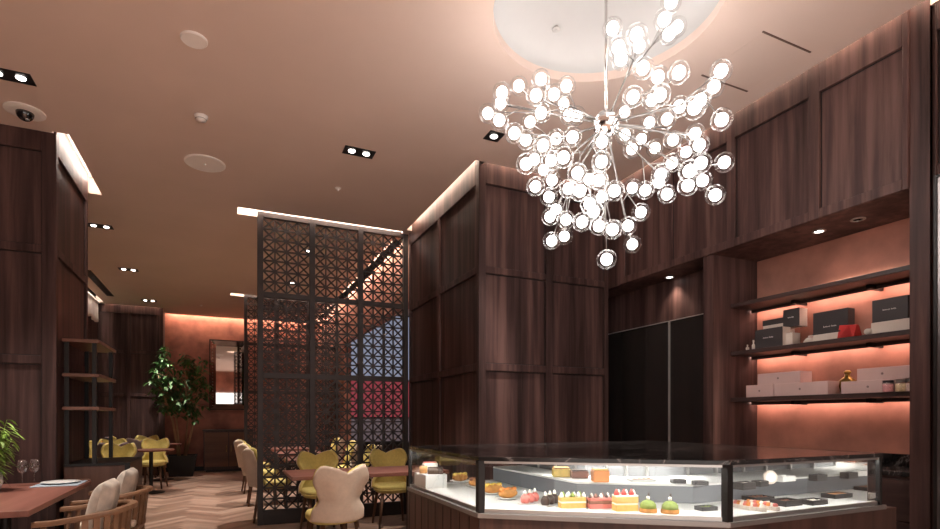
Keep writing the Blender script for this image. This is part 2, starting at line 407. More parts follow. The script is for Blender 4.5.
# ------------------------------------------------------------------ lattice screens
def make_screen(label, x0, x1, Y, ncol, z1=ZC+.02):
    t = thing('lattice_screen', label, 'screen', ((x0+x1)/2, Y, 0), 0, 'lattice screens')
    w = x1-x0; X0 = -w/2; pw = .062; dp = .07
    posts = [X0+k*(w-pw)/ncol for k in range(ncol+1)]
    for p in posts: M().box((p, -dp/2, 0), (p+pw, dp/2, z1)).build('post', SCREEN, t, bevel=.003)
    zr = [(0, .17), (1.70, 1.765), (2.64, 2.70), (3.56, z1)]
    for z0, zz in zr:
        mb = M()
        for p, q in zip(posts[:-1], posts[1:]): mb.box((p+pw, -dp/2+.005, z0), (q, dp/2-.005, zz))
        mb.build('rail', SCREEN, t, bevel=.003)
    for (a, b) in zip(zr[:-1], zr[1:]):
        for p, q in zip(posts[:-1], posts[1:]):
            u0, u1, v0, v1 = p+pw, q, a[1], b[0]
            nu = 4; nv = max(2, round((v1-v0)/((u1-u0)/nu))); cu, cv = (u1-u0)/nu, (v1-v0)/nv
            mb = M(); bw, bd = .017, .022
            for i in range(1, nu): mb.box((u0+i*cu-bw/2, -bd/2, v0), (u0+i*cu+bw/2, bd/2, v1))
            for j in range(1, nv): mb.box((u0, -bd/2-.001, v0+j*cv-bw/2), (u1, bd/2+.001, v0+j*cv+bw/2))
            e = .0
            for i in range(nu):
                for j in range(nv):
                    A = (u0+i*cu, v0+j*cv); B = (A[0]+cu, A[1]+cv); C = ((A[0]+B[0])/2, (A[1]+B[1])/2)
                    for s_ in ((A, B), ((A[0], B[1]), (B[0], A[1]))):
                        mb.bar((s_[0][0], 0, s_[0][1]), (s_[1][0], 0, s_[1][1]), bw*.95, bd*.9, (0, 1, 0))
            mb.build('lattice_panel', SCREEN, t)
    return t
make_screen('tall dark metal lattice screen standing behind the chairs with mustard-yellow seats', .36, MX-.02, 6.69, 3)
make_screen('farther dark lattice screen, seen past the left edge of the near one', .37, 2.17, 11.31, 3)

# ------------------------------------------------------------------ ceiling fixtures
def downlight(px, py, label, n=2, rz=0, spot=True):
    p = at_z(px, py, ZC)
    t = thing('recessed_downlight', label, 'ceiling light', (p.x, p.y, ZC), rz, 'recessed ceiling downlights')
    w = .135*n/2; 
    mb = M(); mb.box((-w, -.072, -.006), (w, -.058, .002)); mb.box((-w, .058, -.006), (w, .072, .002)); mb.box((-w, -.058, -.006), (-w+.014, .058, .002)); mb.box((w-.014, -.058, -.006), (w, .058, .002))
    mb.build('trim_frame', BLACK, t)
    M().box((-w+.01, -.06, -.004), (w-.01, .06, -.001)).build('recess', BLACK, t)
    for k in range(n):
        x = (k-(n-1)/2)*.13
        M().lathe([(.0001, -.010), (.026, -.010), (.030, -.004)], (x, 0, 0), 20).build('lamp', LAMP, t)
    if spot:
        l = bpy.data.lights.new('downlight', 'SPOT'); l.energy = SPOT_W; l.spot_size = 1.0; l.spot_blend = .7; l.color = (1, .89, .80); l.shadow_soft_size = .05
        o = bpy.data.objects.new('spot', l); COL.objects.link(o); o.parent = t; o.location = (0, 0, -.03)
    return t
SPOT_W = 215
downlight(359, 152, 'double recessed downlight in the middle of the ceiling, left of the chandelier')
downlight(9, 75, 'recessed downlight above the left column, cut by the photo edge', 2)
downlight(100, 226, 'double recessed downlight nearest the left column top')
downlight(128.5, 269.5, 'double recessed downlight second in the row running to the back')
downlight(149, 300.5, 'double recessed downlight last in the row, before the red wall')
downlight(494, 136, 'single recessed downlight partly behind the chandelier', 1)
p = at_z(194, 39, ZC)
def disc(name, label, px, py, r, cat):
    p = at_z(px, py, ZC); t = thing(name, label, cat, (p.x, p.y, ZC))
    M().lathe([(r, 0), (r, -.008), (r*.93, -.014), (r*.88, -.012)], n=40).build('rim', WHITEPLA, t)
    M().lathe([(.0001, -.011), (r*.88, -.011)], n=40).build('grille', pbr('speaker_grille', (.80, .75, .72), .7, var=.06, scale=300), t)
    return t
disc('ceiling_speaker', 'small round white ceiling disc at top left', 194, 39, .078, 'speaker')
t = disc('ceiling_speaker', 'large round white ceiling speaker below the smoke detector', 205, 163, .175, 'speaker')
M().ball((0, 0, -.012), .012, 10, 6).build('sensor', WHITEMAT, t, smooth=True)
p = at_z(201, 116, ZC); t = thing('smoke_detector', 'small domed smoke detector between the two ceiling discs', 'detector', (p.x, p.y, ZC))
M().lathe([(.05, 0), (.05, -.012), (.04, -.022), (.038, -.035), (.0001, -.042)], n=24).build('housing', WHITEPLA, t, smooth=True)
M().lathe([(.0385, -.026), (.041, -.028), (.0385, -.030)], n=24).build('sensor_slot', BLACK, t)
p = at_z(25, 111, ZC); t = thing('dome_camera', 'dome security camera with white ring on ceiling above left column', 'camera', (p.x, p.y, ZC))
M().lathe([(.13, 0), (.13, -.01), (.10, -.016), (.07, -.016)], n=32).build('mounting_ring', WHITEPLA, t)
M().ball((0, 0, -.018), .058, 20, 10).build('dome', DARKGLASS, t, smooth=True)
M().lathe([(.0001, -.072), (.012, -.073), (.014, -.066)], (0.02, -.02, -.004), 12).build('lens', STEEL, t)
p = at_z(556, 20, ZC+.33); t = thing('ceiling_sprinkler', 'chrome sprinkler head inside the white ceiling dome', 'sprinkler', (p.x, p.y, ZC+.29))
M().lathe([(.06, .035), (.06, .012), (.05, .006), (.02, .0), (.014, -.012), (.0001, -.014)], n=20).build('body', CHROME, t, smooth=True)
M().lathe([(.0001, -.026), (.028, -.026), (.028, -.023), (.0001, -.023)], n=16).tube([(0, 0, -.026), (0, 0, -.010)], .004).build('deflector', CHROME, t)
for px, py, lb in ((338, 188, 'tiny sprinkler head on ceiling above the lattice screen'), (201, 305, 'tiny sprinkler head on ceiling before the red wall')):
    p = at_z(px, py, ZC); t = thing('ceiling_sprinkler', lb, 'sprinkler', (p.x, p.y, ZC), 0, 'small ceiling sprinklers')
    M().lathe([(.032, 0), (.032, -.006), (.012, -.012), (.010, -.03), (.0001, -.03)], n=16).build('body', WHITEPLA, t)
t = thing('slot_vent', 'long dark slot air vent in the far left ceiling', 'vent', (-1.98, 11.4, ZC))
M().box((-.06, -1.0, -.012), (.06, 1.0, .004)).build('slot', BLACK, t)
mb = M(); mb.box((-.075, -1.015, -.008), (-.06, 1.015, .004)); mb.box((.06, -1.015, -.008), (.075, 1.015, .004)); mb.build('trim_frame', CEIL, t)
t = thing('ceiling_hatch', 'square access hatch with two dark slots beside the chandelier', 'hatch', (3.215, 2.48, ZC))
M().box((-.215, -.222, -.0008), (.215, .222, .002)).build('panel', CEIL, t)
for y in (-.23, .23): M().box((-.225, y-.005, -.005), (.225, y+.005, .002)).build('slot', pbr('slot_brown', (.16, .10, .08), .8), t)

# ------------------------------------------------------------------ chandelier
GL = [(518.8,85.9),(502,92.5),(500.8,103),(488,113.3),(499.3,120.3),(541,79.3),(536,95.4),(554,94.4),(566.4,86),(563.6,103.9),(514.4,133.2),
(525.8,139.8),(543,145.5),(556,138.8),(541,113),(569,115),(577,115.7),(612.6,28.4),(636.7,34.5),(618.5,47.6),(621,59),(639,46),(643,68),(633,97),
(624.6,112),(664.4,19.3),(669,34),(677,27),(658,77),(660,95),(679,72.6),(671,2),(721,71),(713.8,86.8),(700.3,100.3),(694.5,107.6),(721.7,119.6),
(649.4,122.6),(667,119),(695,133.6),(699.3,145),(673,140),(679.5,106.5),(572.4,137),(534.3,159.5),(526,164),(552,180.3),(543.7,170),(551,160.6),
(602,141.8),(601.5,161.6),(577.4,173),(535.4,186.5),(548.9,197),(556,209.4),(550,216.7),(566,219.8),(568.6,188.6),(580,190.7),(589.4,179.3),(598.8,180.3),
(614.4,190.7),(602,197),(589.4,204),(593.6,211.5),(582,222),(598.8,226),(563.4,157.4),(700.9,163),(724.3,162.4),(715.3,195),(688,185.5),(702.5,180.7),
(672,163),(667,194.2),(659,182.3),(645.3,190.3),(632.4,187.8),(640.8,212.2),(628,225.7),(632.4,244.3),(612.6,229.5),(606.7,259.4),(624.7,135),
(631.8,149),(689.6,171),(660.7,174.3),(641.4,139),(551.7,240.8),(564.3,236.3),(652,100),(686,152),(655,148),(530,122)]
TIPS = [(508,106,.12),(543,100,-.08),(533,146,.0),(548,176,.18),(556,206,.25),(589,190,-.02),(604,222,-.08),(624,215,.22),(664,178,.1),(694,172,-.15),
(694,136,.02),(708,98,-.36),(664,88,-.3),(634,58,-.22),(667,26,-.18),(566,104,.2),(668,128,.15),(634,138,.22),(580,156,-.12)]
def make_chandelier():
    D = 3.135
    hub = at_d(606, 124, D)
    t = thing('chandelier', 'sprawling chrome branch chandelier of clear glass globes hanging from the ceiling dome', 'chandelier', hub)
    tips = [at_d(x, y, D+dd)-hub for x, y, dd in TIPS]
    pts = []; owner = []
    for (x, y) in GL:
        k = min(range(len(TIPS)), key=lambda i: (TIPS[i][0]-x)**2+(TIPS[i][1]-y)**2)
        best = None
        for tr in range(40):
            dd = TIPS[k][2]+R.uniform(-.13, .13)*(1+tr*.06)
            q = at_d(x, y, D+dd)-hub
            m = min([(q-o).length for o in pts] or [9])
            if best is None or m > best[0]: best = (m, q)
            if m > .125: break
        pts.append(best[1]); owner.append(k)
    RG, RB = .055, .032
    M().ball((0, 0, 0), .075, 28, 14).build('hub', CHROME, t, smooth=True)
    top = ZC+.35-hub.z
    M().tube([(0, 0, .06), (0, 0, top)], .008, 12).build('hanging_rod', CHROME, t, smooth=True)
    M().lathe([(.07, top+.0), (.07, top-.03), (.02, top-.045), (.0001, top-.045)], n=28).build('ceiling_canopy', CHROME, t, smooth=True)
    for k, tip in enumerate(tips):
        mb = M()
        start = Vector((0, 0, 0)) if TIPS[k][:2] != (667, 26) else tips[13]*.7
        mb.tube([start+(tip-start)*f for f in (.05, .5, 1)], [.0062, .005, .0036], 8)
        for i, q in enumerate(pts):
            if owner[i] != k: continue
            a = start+(tip-start)*R.choice((.62, .74, .86, .97))
            d = (q-a).normalized()
            e = q-d*(RB*.9)
            mb.tube([a, a*.5+e*.5+Vector((0, 0, .004)), e], .0026, 6)
        mb.build('arm', ARMM, t, smooth=True)
    gm = M().ball((0, 0, 0), RG, 22, 14); bm_ = M().ball((0, 0, 0), RB, 16, 10)
    g0 = gm.build('glass_globe', GLOBE, t, smooth=True); b0 = bm_.build('bulb', BULB, g0, smooth=True)
    g0.location = pts[0]
    for q in pts[1:]:
        g = g0.copy(); COL.objects.link(g); g.location = q; g.parent = t
        b = b0.copy(); COL.objects.link(b); b.parent = g
make_chandelier()

# ------------------------------------------------------------------ display case
Lp, Ap, Bp, Cp, Dp = (1.14, 3.47), (1.14, 2.38), (2.05, 1.71), (3.2, 1.71), (3.2, 3.47)
def inset(ds, poly=(Lp, Ap, Bp, Cp, Dp)):
    """poly is counter-clockwise; ds = inward distance for each edge (edge i from i to i+1)"""
    n = len(poly); lines = []
    for i in range(n):
        p, q = Vector(poly[i]), Vector(poly[(i+1) % n]); d = (q-p).normalized(); nn = Vector((-d.y, d.x))
        lines.append((p+nn*ds[i], d))
    out = []
    for i in range(n):
        (p, d), (q, e) = lines[i-1], lines[i]
        k = ((q-p).x*e.y-(q-p).y*e.x)/(d.x*e.y-d.y*e.x); out.append(tuple(p+d*k))
    return out
GZ0, GZ1, DECK = .782, 1.035, .795
def make_case():
    t = thing('display_case', 'large glass cake display case with black marble top and dark wood base', 'display case', (2.2, 2.6, 0))
    T = Vector((2.2, 2.6))
    loc = lambda poly: [(x-T.x, y-T.y) for x, y in poly]
    M().prism(loc(inset([.0, .0, .0, -.14, -.05])), .08, .758).build('base', BASEWOOD, t, bevel=.003)
    M().prism(loc(inset([.05, .05, .05, 0, 0])), 0, .08).build('kickboard', BLACK, t)
    # grooves between the base boards
    mb = M()
    for (p, q, n) in ((Lp, Ap, 9),):
        p, q = Vector(p)-T, Vector(q)-T; d = (q-p).normalized(); nn = Vector((d.y, -d.x))
        for k in range(n+1):
            c = p+(q-p)*k/n+nn*.001
            mb.bar((c.x, c.y, .1), (c.x, c.y, .745), .003, .003, (nn.x, nn.y, 0))
    mb.build('groove', BLACK, t)
    M().box((1.165-T.x, 3.22-T.y, DECK), (1.31-T.x, 3.44-T.y, .880)).build('riser', WHITEMAT, t)
    M().prism(loc(inset([-.015, -.015, -.015, -.02, -.01])), .758, .782).build('steel_ledge', pbr('dull_steel', (.27, .26, .255), .4, .8, var=.05), t, bevel=.002)
    M().prism(loc(inset([.02]*5)), .782, DECK).build('deck', WHITEMAT, t)
    M().prism(loc(inset([-.006]*5)), GZ1, 1.056).build('top_slab', MARBLE, t, bevel=.002)
    V = [Vector(p)-T for p in (Lp, Ap, Bp, Cp, Dp)]
    for i, (p, q) in enumerate(zip(V, V[1:]+V[:1])):
        d = (q-p).normalized(); nn = Vector((-d.y, d.x)); c = nn*.012
        a, b = p+c+d*.02, q+c-d*.02
        if i == 2: M().box((3.165-T.x, 1.76-T.y, DECK), (3.172-T.x, 3.40-T.y, GZ1-.01)).build('added_mirror_panel', MIRROR, t)  # mirror added to brighten the right end with reflections of the interior
        mb = M(); mb.bar((a.x, a.y, (GZ0+GZ1)/2), (b.x, b.y, (GZ0+GZ1)/2), .006, GZ1-GZ0)
        mb.build('glass_pane', GLASS, t)
        m2 = M(); m2.bar((p.x+c.x, p.y+c.y, GZ0+.009), (q.x+c.x, q.y+c.y, GZ0+.009), .012, .018); m2.bar((p.x+c.x, p.y+c.y, GZ1-.006), (q.x+c.x, q.y+c.y, GZ1-.006), .014, .012)
        m2.build('glazing_channel', STEEL, t)
    for k, (p, w) in enumerate(zip(V, (.02, .034, .034, .02, .02))):
        M().box((p.x-w/2+(.008 if k < 2 else -.008 if k > 2 else 0), p.y-w/2+.008, GZ0), (p.x+w/2+(.008 if k < 2 else -.008 if k > 2 else 0), p.y+w/2+.008, GZ1)).build('post', BLACK, t)
    # raised rear tier and mirrored back
    a = loc(inset([.62, .42, .38, .02, .02])); b = loc(inset([.86, .76, .74, .02, .02])); c = loc(inset([.88, .78, .76, .02, .02]))
    M().prism(a[:4]+b[:4][::-1], DECK, .885).build('tier', TIERM, t)
    M().prism([*a[:4]]+[*b[:4][::-1]], .885, .895).build('tier_shelf', WHITEMAT, t)
    M().prism(b[:4]+c[:4][::-1], DECK, GZ1).build('back_panel', DARKSTEEL, t)
    # rear door posts
    for (p, q, n) in ((b[0], b[1], 3), (b[1], b[2], 3), (b[2], b[3], 3)):
        for k in range(1, n+1):
            x, y = p[0]+(q[0]-p[0])*k/(n+.5), p[1]+(q[1]-p[1])*k/(n+.5)
            M().box((x-.008, y-.02, .895), (x+.008, y-.004, GZ1)).build('mullion', STEEL, t)
    # light strips below the top
    e = loc(inset([.03]*5)); g = loc(inset([.05]*5))
    for i in range(3):
        M().prism([e[i], e[i+1], g[i+1], g[i]], GZ1-.012, GZ1-.002).build('light_strip', LED_CASE, t)
    e = loc(inset([.66]*5)); g = loc(inset([.70]*5))
    for i in range(3):
        M().prism([e[i], e[i+1], g[i+1], g[i]], GZ1-.012, GZ1-.002).build('light_strip', LED_CASE, t)
make_case()

# ---- things on sale
def mk(n, c, r=.55, **k): return pbr(n, c, r, **k)
SPONGE = mk('sponge_yellow', (.72, .45, .13), .8, var=.12, scale=40)
CREAMW = mk('whipped_cream', (.88, .84, .76), .6, var=.03)
CHOCO = mk('dark_chocolate', (.045, .022, .015), .35, var=.15)
CRUST = mk('baked_crust', (.52, .23, .055), .6, var=.3, scale=30)
BERRY = mk('strawberry', (.70, .05, .035), .3, var=.15, scale=60)
PINKG = mk('pink_glaze', (.72, .20, .17), .3, var=.1)
MATCHA = mk('matcha_green', (.20, .27, .045), .7, var=.2, scale=60)
YCREAM = mk('custard_yellow', (.82, .58, .12), .5, var=.15, scale=30)
BROWNC = mk('mocha_brown', (.25, .10, .06), .5, var=.2, scale=30)
ORANGE = mk('orange_slice', (.80, .28, .06), .4, var=.2)
PLATE = mk('white_porcelain', (.85, .84, .82), .25, var=.01)
TRAYB = mk('black_tray', (.02, .018, .018), .4)
def cake(name, label, px, py, z=DECK, rz=0, group='cakes in the display case'):
    p = Vector((px, py, z)) if px < 10 else at_z(px, py, z)
    t = thing(name, label, 'cake', (p.x, p.y, z), rz-YAW, group)
    t.scale = (1.12, 1.15, 1.4) if z == DECK else (1.15, 1.15, 1.15)
    return t
def tray(name, label, px, py, w, d, h, z, rz, mat, fill=None, fillname='filling', dots=0, cat='tray'):
    p = at_z(px, py, z); t = thing(name, label, cat, (p.x, p.y, z), rz-YAW, 'boxed sweets in the display case')
    mb = M(); mb.box((-w/2, -d/2, 0), (w/2, d/2, h*.3))
    for a, b in (((-w/2, -d/2), (w/2, -d/2+.008)), ((-w/2, d/2-.008), (w/2, d/2)), ((-w/2, -d/2), (-w/2+.008, d/2)), ((w/2-.008, -d/2), (w/2, d/2))):
        mb.box((*a, h*.3), (*b, h))
    mb.build('box', mat, t, bevel=.001)
    if fill is not None:
        if dots:
            nx, ny = dots
            for i in range(nx):
                for j in range(ny):
                    x, y = -w/2+w*(i+.5)/nx, -d/2+d*(j+.5)/ny
                    M().ball((x, y, h*.45+.003), min(w/nx, d/ny)*.36, 10, 6, (1, 1, .8)).build(fillname, fill, t, smooth=True)
        else: M().box((-w/2+.01, -d/2+.01, h*.3), (w/2-.01, d/2-.01, h*.85)).build(fillname, fill, t, bevel=.002)
    return t
def plate(t, r=.075):
    M().lathe([(.0001, 0), (r*.6, 0), (r, .010), (r, .013), (r*.6, .004), (.0001, .004)], n=28).build('plate', PLATE, t, smooth=True)
def eclair(px, py, label, body, top, L=.10):
    t = cake('eclair', label, px, py, DECK, .5); t.scale = (1.25, 1.0, 1.35)
    p = at_z(px, py, DECK)
    M().lathe([(.0001, 0), (.04, 0), (.060, .007), (.060, .010), (.04, .004), (.0001, .004)], n=28).build('plate', PLATE, t, smooth=True)
    mb = M(); mb.ball((0, 0, .024), .026, 16, 8, (L/.052, 1, .8)); mb.build('pastry', body, t, smooth=True)
    mb = M()
    for k in range(6):
        x = -L*.36+k*L*.145; mb.ball((x, (k%2-.5)*.010, .040), .0115, 10, 6, (1, 1, .8))
    mb.build('topping', top, t, smooth=True)
    return t
eclair(460, 482, 'yellow cream eclair on white plate, first behind left glass', CRUST, YCREAM)
eclair(477, 487, 'reddish brown eclair behind the left corner post', CRUST, BROWNC)
eclair(493, 494, 'large yellow custard eclair just right of the corner post', CRUST, YCREAM, .11)
eclair(508, 499, 'orange brown caramel pastry on a white plate', CRUST, ORANGE, .10)
def domes(px, py, label, mat, top):
    t = cake('mousse_cake', label, px, py, DECK, .9)
    for k in (-1, 0, 1):
        M().ball((k*.042, 0, .018), .022, 14, 8, (1, 1, .95)).build('dome', mat, t, smooth=True)
        M().ball((k*.042, .0, .042), .008, 8, 5).ball((k*.042+.006, .004, .047), .006, 8, 5).build('topping', top, t, smooth=True)
    M().box((-.07, -.024, 0), (.07, .024, .004)).build('board', WHITEMAT, t)
domes(530, 503, 'row of three pink glazed mousse domes', PINKG, CREAMW)
domes(550, 505, 'row of three dark chocolate mousse domes', CHOCO, CREAMW)
def slab(px, py, label, layers, w, d, deco, n, rz=.12, name='layer_cake'):
    t = cake(name, label, px, py, DECK, rz); z = 0.002
    M().box((-w/2-.008, -d/2-.008, 0), (w/2+.008, d/2+.008, .002)).build('board', WHITEMAT, t)
    for m, h in layers:
        M().box((-w/2, -d/2, z), (w/2, d/2, z+h)).build('layer', m, t, bevel=.002); z += h
    for k in range(n):
        x = -w/2+w*(k+.5)/n; m, r = deco[k % len(deco)]
        y = d*.18*(1 if k % 2 else -1)
        M().lathe([(r, 0), (r*.9, r*.6), (r*.35, r*1.5), (.0001, r*1.8)], (x, y, z), 10).build('topping', m, t, smooth=True)
    return t
slab(572, 508, 'yellow layered cake with white cream peaks and a green leaf', [(SPONGE, .018), (CREAMW, .006), (SPONGE, .014)], .115, .05, [(CREAMW, .011), (MATCHA, .011), (CREAMW, .010)], 9)
slab(599, 508.5, 'brown pink berry cake bar with chocolate curls', [(PINKG, .016), (BROWNC, .012), (PINKG, .010)], .10, .05, [(CHOCO, .008), (CREAMW, .009), (BROWNC, .009)], 8)
slab(625, 511, 'yellow sponge shortcake bar topped with strawberries', [(SPONGE, .022), (CREAMW, .005), (SPONGE, .022), (CREAMW, .006)], .10, .05, [(BERRY, .012), (CREAMW, .010)], 6)
for px, py, lb in ((648, 512, 'round matcha green cake left of its twin by strawberry cake'), (670, 513, 'round matcha green cake nearest the right corner post')):
    t = cake('matcha_cake', lb, px, py)
    M().lathe([(.036, 0), (.038, .006), (.036, .014), (.0001, .014)], n=24).build('tart_base', CRUST, t)
    M().lathe([(.034, .014), (.033, .026), (.024, .036), (.010, .041), (.0001, .042)], n=24).build('mousse', MATCHA, t, smooth=True)
    M().ball((0, 0, .048), .008, 10, 6).build('cream_dot', CREAMW, t, smooth=True)
    M().tube([(0, 0, .05), (.004, 0, .066)], .004, 6).build('chocolate_stick', CHOCO, t)
TZ = .895
def block(px, py, label, mat, w, d, h, topm, name='loaf_cake', z=TZ, rz=0):
    t = cake(name, label, px, py, z, rz)
    M().box((-w/2, -d/2, .002), (w/2, d/2, h)).build('body', mat, t, bevel=.006)
    M().box((-w/2+.004, -d/2+.004, h), (w/2-.004, d/2-.004, h+.006)).build('glaze', topm, t, bevel=.002)
    M().box((-w/2-.01, -d/2-.01, 0), (w/2+.01, d/2+.01, .002)).build('board', WHITEMAT, t)
    return t
def loaf(px, py, label, mat, w, d, h, rz, z=TZ):
    t = cake('loaf_cake', label, px, py, z, rz)
    mb = M(); n = 12
    prof = [(-d/2, 0)]+[(-d/2*math.cos(PI*k/n), h*.45+h*.55*math.sin(PI*k/n)) for k in range(n+1)]+[(d/2, 0)]
    vs = [(-w/2, y, z_+.002) for y, z_ in prof]+[(w/2, y, z_+.002) for y, z_ in prof]; m = len(prof)
    mb.add(vs, [tuple(range(m))[::-1], tuple(range(m, 2*m))]+[(k, (k+1) % m, m+(k+1) % m, m+k) for k in range(m)])
    mb.build('body', mat, t, bevel=.004)
    M().box((-w/2-.012, -d/2-.012, 0), (w/2+.012, d/2+.012, .002)).build('board', WHITEMAT, t)
    return t
t = block(1.26, 3.40, 'tall white cream cake with pink topping at left end of case', CREAMW, .085, .045, .055, PINKG, 'cream_cake', .88, .3)
loaf(1.195, 3.345, 'golden brown loaf cake at left end of case', CRUST, .042, .045, .04, 0, .88)
loaf(1.25, 3.27, 'dark chocolate loaf cake before the white cream cake', CHOCO, .085, .05, .04, .0, .88)
block(561, 477, 'square golden cheesecake on rear shelf of case', YCREAM, .085, .07, .045, CRUST)
block(579, 478, 'dark chocolate square cake on rear shelf beside golden cheesecake', BROWNC, .085, .07, .038, CHOCO)
block(600, 482, 'pale orange square cake on rear shelf of case', ORANGE, .075, .07, .058, YCREAM)
tray('cookie_tray', 'tray of pinkish cookies on rear shelf behind strawberry cake', 641, 481, .14, .08, .012, TZ, .1, WHITEMAT, mk('pinkish_cookie', (.62, .36, .26), .7), 'cookie', (5, 3))
tray('chocolate_box', 'left black open box of chocolates on rear shelf', 678, 483, .07, .05, .022, TZ, 0, TRAYB, MATCHA, 'chocolate', (3, 2), cat='box')
tray('chocolate_box', 'middle black open box of chocolates on rear shelf', 700, 485, .07, .05, .022, TZ, 0, TRAYB, BROWNC, 'chocolate', (3, 2), cat='box')
tray('sweets_tray', 'low tray of green sweets beside the right corner post', 706, 510, .09, .06, .02, DECK, .3, TRAYB, MATCHA, 'sweet', (4, 2))
tray('chocolate_box', 'white topped black box just right of the corner post', 744, 489, .10, .06, .035, TZ, .5, TRAYB, IVORY, 'lid', cat='box')
tray('chocolate_box', 'small black box behind the white topped box', 760, 486, .07, .05, .028, TZ, .5, TRAYB, IVORY, 'lid', cat='box')
tray('sweets_tray', 'white tray of pale sweets at the back right of case', 784, 481, .12, .06, .03, TZ, .5, WHITEMAT, CREAMW, 'sweet', (5, 2))
p = at_z(770, 484, TZ); t = thing('round_tin', 'round white tin standing on edge in the right case', 'tin', (p.x, p.y, TZ+.036), -YAW)
mb = M().lathe([(.0001, -.008), (.036, -.008), (.036, .008), (.0001, .008)], n=28); mb.v = [(x, z, y) for x, y, z in mb.v]; mb.build('tin_body', IVORY, t)
mb = M().lathe([(.0001, .0085), (.026, .0085), (.026, .0095), (.0001, .0095)], n=28); mb.v = [(x, -z, y) for x, y, z in mb.v]; mb.build('tin_label', WHITEMAT, t)
# fanned packs
for k in range(5):
    p = at_z(739+k*6.5, 508+((k*37) % 3)*.7, DECK)
    t = thing('macaron_pack', '%s orange and pink striped macaron pack in the fanned row by the corner post' % ('leftmost', 'second', 'middle', 'fourth', 'rightmost')[k], 'sweets pack', (p.x, p.y, DECK), PI/2-.1, 'fanned macaron packs')
    M().box((-.075, -.013, 0), (.075, .013, .02)).build('tray', IVORY, t, bevel=.002)
    for j in range(7):
        mb = M().lathe([(.0001, -.006), (.012, -.006), (.012, .006), (.0001, .006)], (0, 0, 0), 12); mb.v = [(-.06+j*.02+z, y*.9, .024+x) for x, y, z in mb.v]
        mb.build('macaron', (ORANGE, PINKG, CREAMW)[(j+k) % 3], t)
tray('sweets_tray', 'black tray lying behind the striped macaron packs', 758, 500, .14, .09, .022, DECK, .35, TRAYB, BROWNC, 'sweet', (5, 3))
tray('chocolate_box', 'wide black box with a row of chocolates, middle of right case', 786, 505, .13, .09, .03, DECK, .43, TRAYB, BROWNC, 'chocolate', (6, 3), cat='box')
tray('chocolate_box', 'black box with pale chocolates right of the wide black box', 813, 504, .12, .08, .026, DECK, .43, TRAYB, CREAMW, 'chocolate', (5, 3), cat='box')
tray('sweets_tray', 'black tray filled with orange sweets in right case', 834, 497.5, .11, .08, .024, DECK, .43, TRAYB, ORANGE, 'sweet')
tray('sweets_tray', 'slim black tray at the right end of case', 856, 496.5, .10, .05, .022, DECK, .43, TRAYB, CHOCO, 'sweet', (5, 2))
tray('card_box', 'small white card box at the right end of case', 868, 498, .06, .05, .028, DECK, .43, WHITEMAT, IVORY, 'lid', cat='box')
tray('gift_case', 'black lidded box on rear shelf, left of its neighbour in right case', 818, 480.5, .09, .05, .035, TZ, .43, TRAYB, CHOCO, 'lid', cat='box')
tray('gift_case', 'black lidded box on rear shelf near the right end of case', 842, 479, .09, .05, .03, TZ, .43, TRAYB, CHOCO, 'lid', cat='box')

# ------------------------------------------------------------------ niche: shelves and goods
SX0 = 3.866
def make_shelf(z, label, extra=False):
    t = thing('wall_shelf', label, 'shelf', (NB, (N0+N1)/2, z), 0, 'wall shelves in the red niche')
    h = (N1-N0)/2-.004
    M().box((SX0-NB, -h, -.032), (-.001, h, 0)).build('board', WALNUT_Y, t, bevel=.002)
    M().box((-.085, -h+.1, -.058), (-.078, h-.005, -.032)).build('light_shield', WALNUT_Y, t)
    M().box((-.072, -h+.1, -.046), (-.058, h-.005, -.034)).build('light_strip', LED_PINK, t)
    for y in (.27, -.27, ):
        M().box((-.16, y-.012, -.062), (-.001, y+.012, -.033)).build('bracket', BLACK, t)
    return t
SZ = (2.194, 1.795, 1.41)
make_shelf(SZ[0], 'top dark wood shelf in the red niche, empty'); make_shelf(SZ[1], 'middle dark wood shelf in the red niche holding dark gift boxes'); make_shelf(SZ[2], 'bottom dark wood shelf in the red niche holding pale pink boxes')
def writing(parent, x, y0, y1, z, h, mat=INK):
    """small unreadable two-word line of print on a face pointing towards -X"""
    rr = random.Random(3); mb = M(); n = 13
    for k in range(n):
        if k == 7: continue
        yy = y0+(y1-y0)*k/n; w = (y1-y0)/n*.62
        hh = h*(1.0 if k in (0, 8) else rr.choice((.55, .6, .8)))
        mb.box((x-.0008, yy, z), (x, yy+w*.35, z+hh)); mb.box((x-.0008, yy+w*.65, z), (x, yy+w, z+hh*.9)); mb.box((x-.0008, yy, z+hh*.4), (x, yy+w, z+hh*.4+h*.12))
    mb.build('print', mat, parent)
def gbox(name, label, X, y0, y1, z0, z1, depth, mat, lidmat=None, logo=None, side=None, group=None, rz=0, cat='gift box'):
    cy = (y0+y1)/2; w = abs(y1-y0)/2; h = z1-z0
    t = thing(name, label, cat, (X+depth/2, cy, z0), rz, group)
    if side is not None:
        M().box((-depth/2+.008, -w, 0), (depth/2, w, h)).build('box', side, t, bevel=.002)
        M().box((-depth/2, -w, 0), (-depth/2+.008, w, h)).build('front', mat, t, bevel=.001)
    elif lidmat is not None:
        M().box((-depth/2, -w, 0), (depth/2, w, h*.82)).build('box', mat, t, bevel=.002)
        M().box((-depth/2-.003, -w-.003, h*.82), (depth/2+.003, w+.003, h)).build('lid', lidmat, t, bevel=.002)
    else: 
        M().box((-depth/2, -w, 0), (depth/2, w, h)).build('box', mat, t, bevel=.002)
    if logo == 'line': writing(t, -depth/2-.0005, w*.38, -w*.38, h*.5, .011)
    if logo == 'dot':
        mb = M().lathe([(.0001, 0), (.008, 0), (.008, .0008), (.0001, .0008)], n=14); mb.v = [(-depth/2-z-.0002, x, h*.5+y) for x, y, z in mb.v]; mb.build('print', GREYINK, t)
    return t
def yz(px, py, X): 
    p = on_x(px, py, X); return p.y, p.z
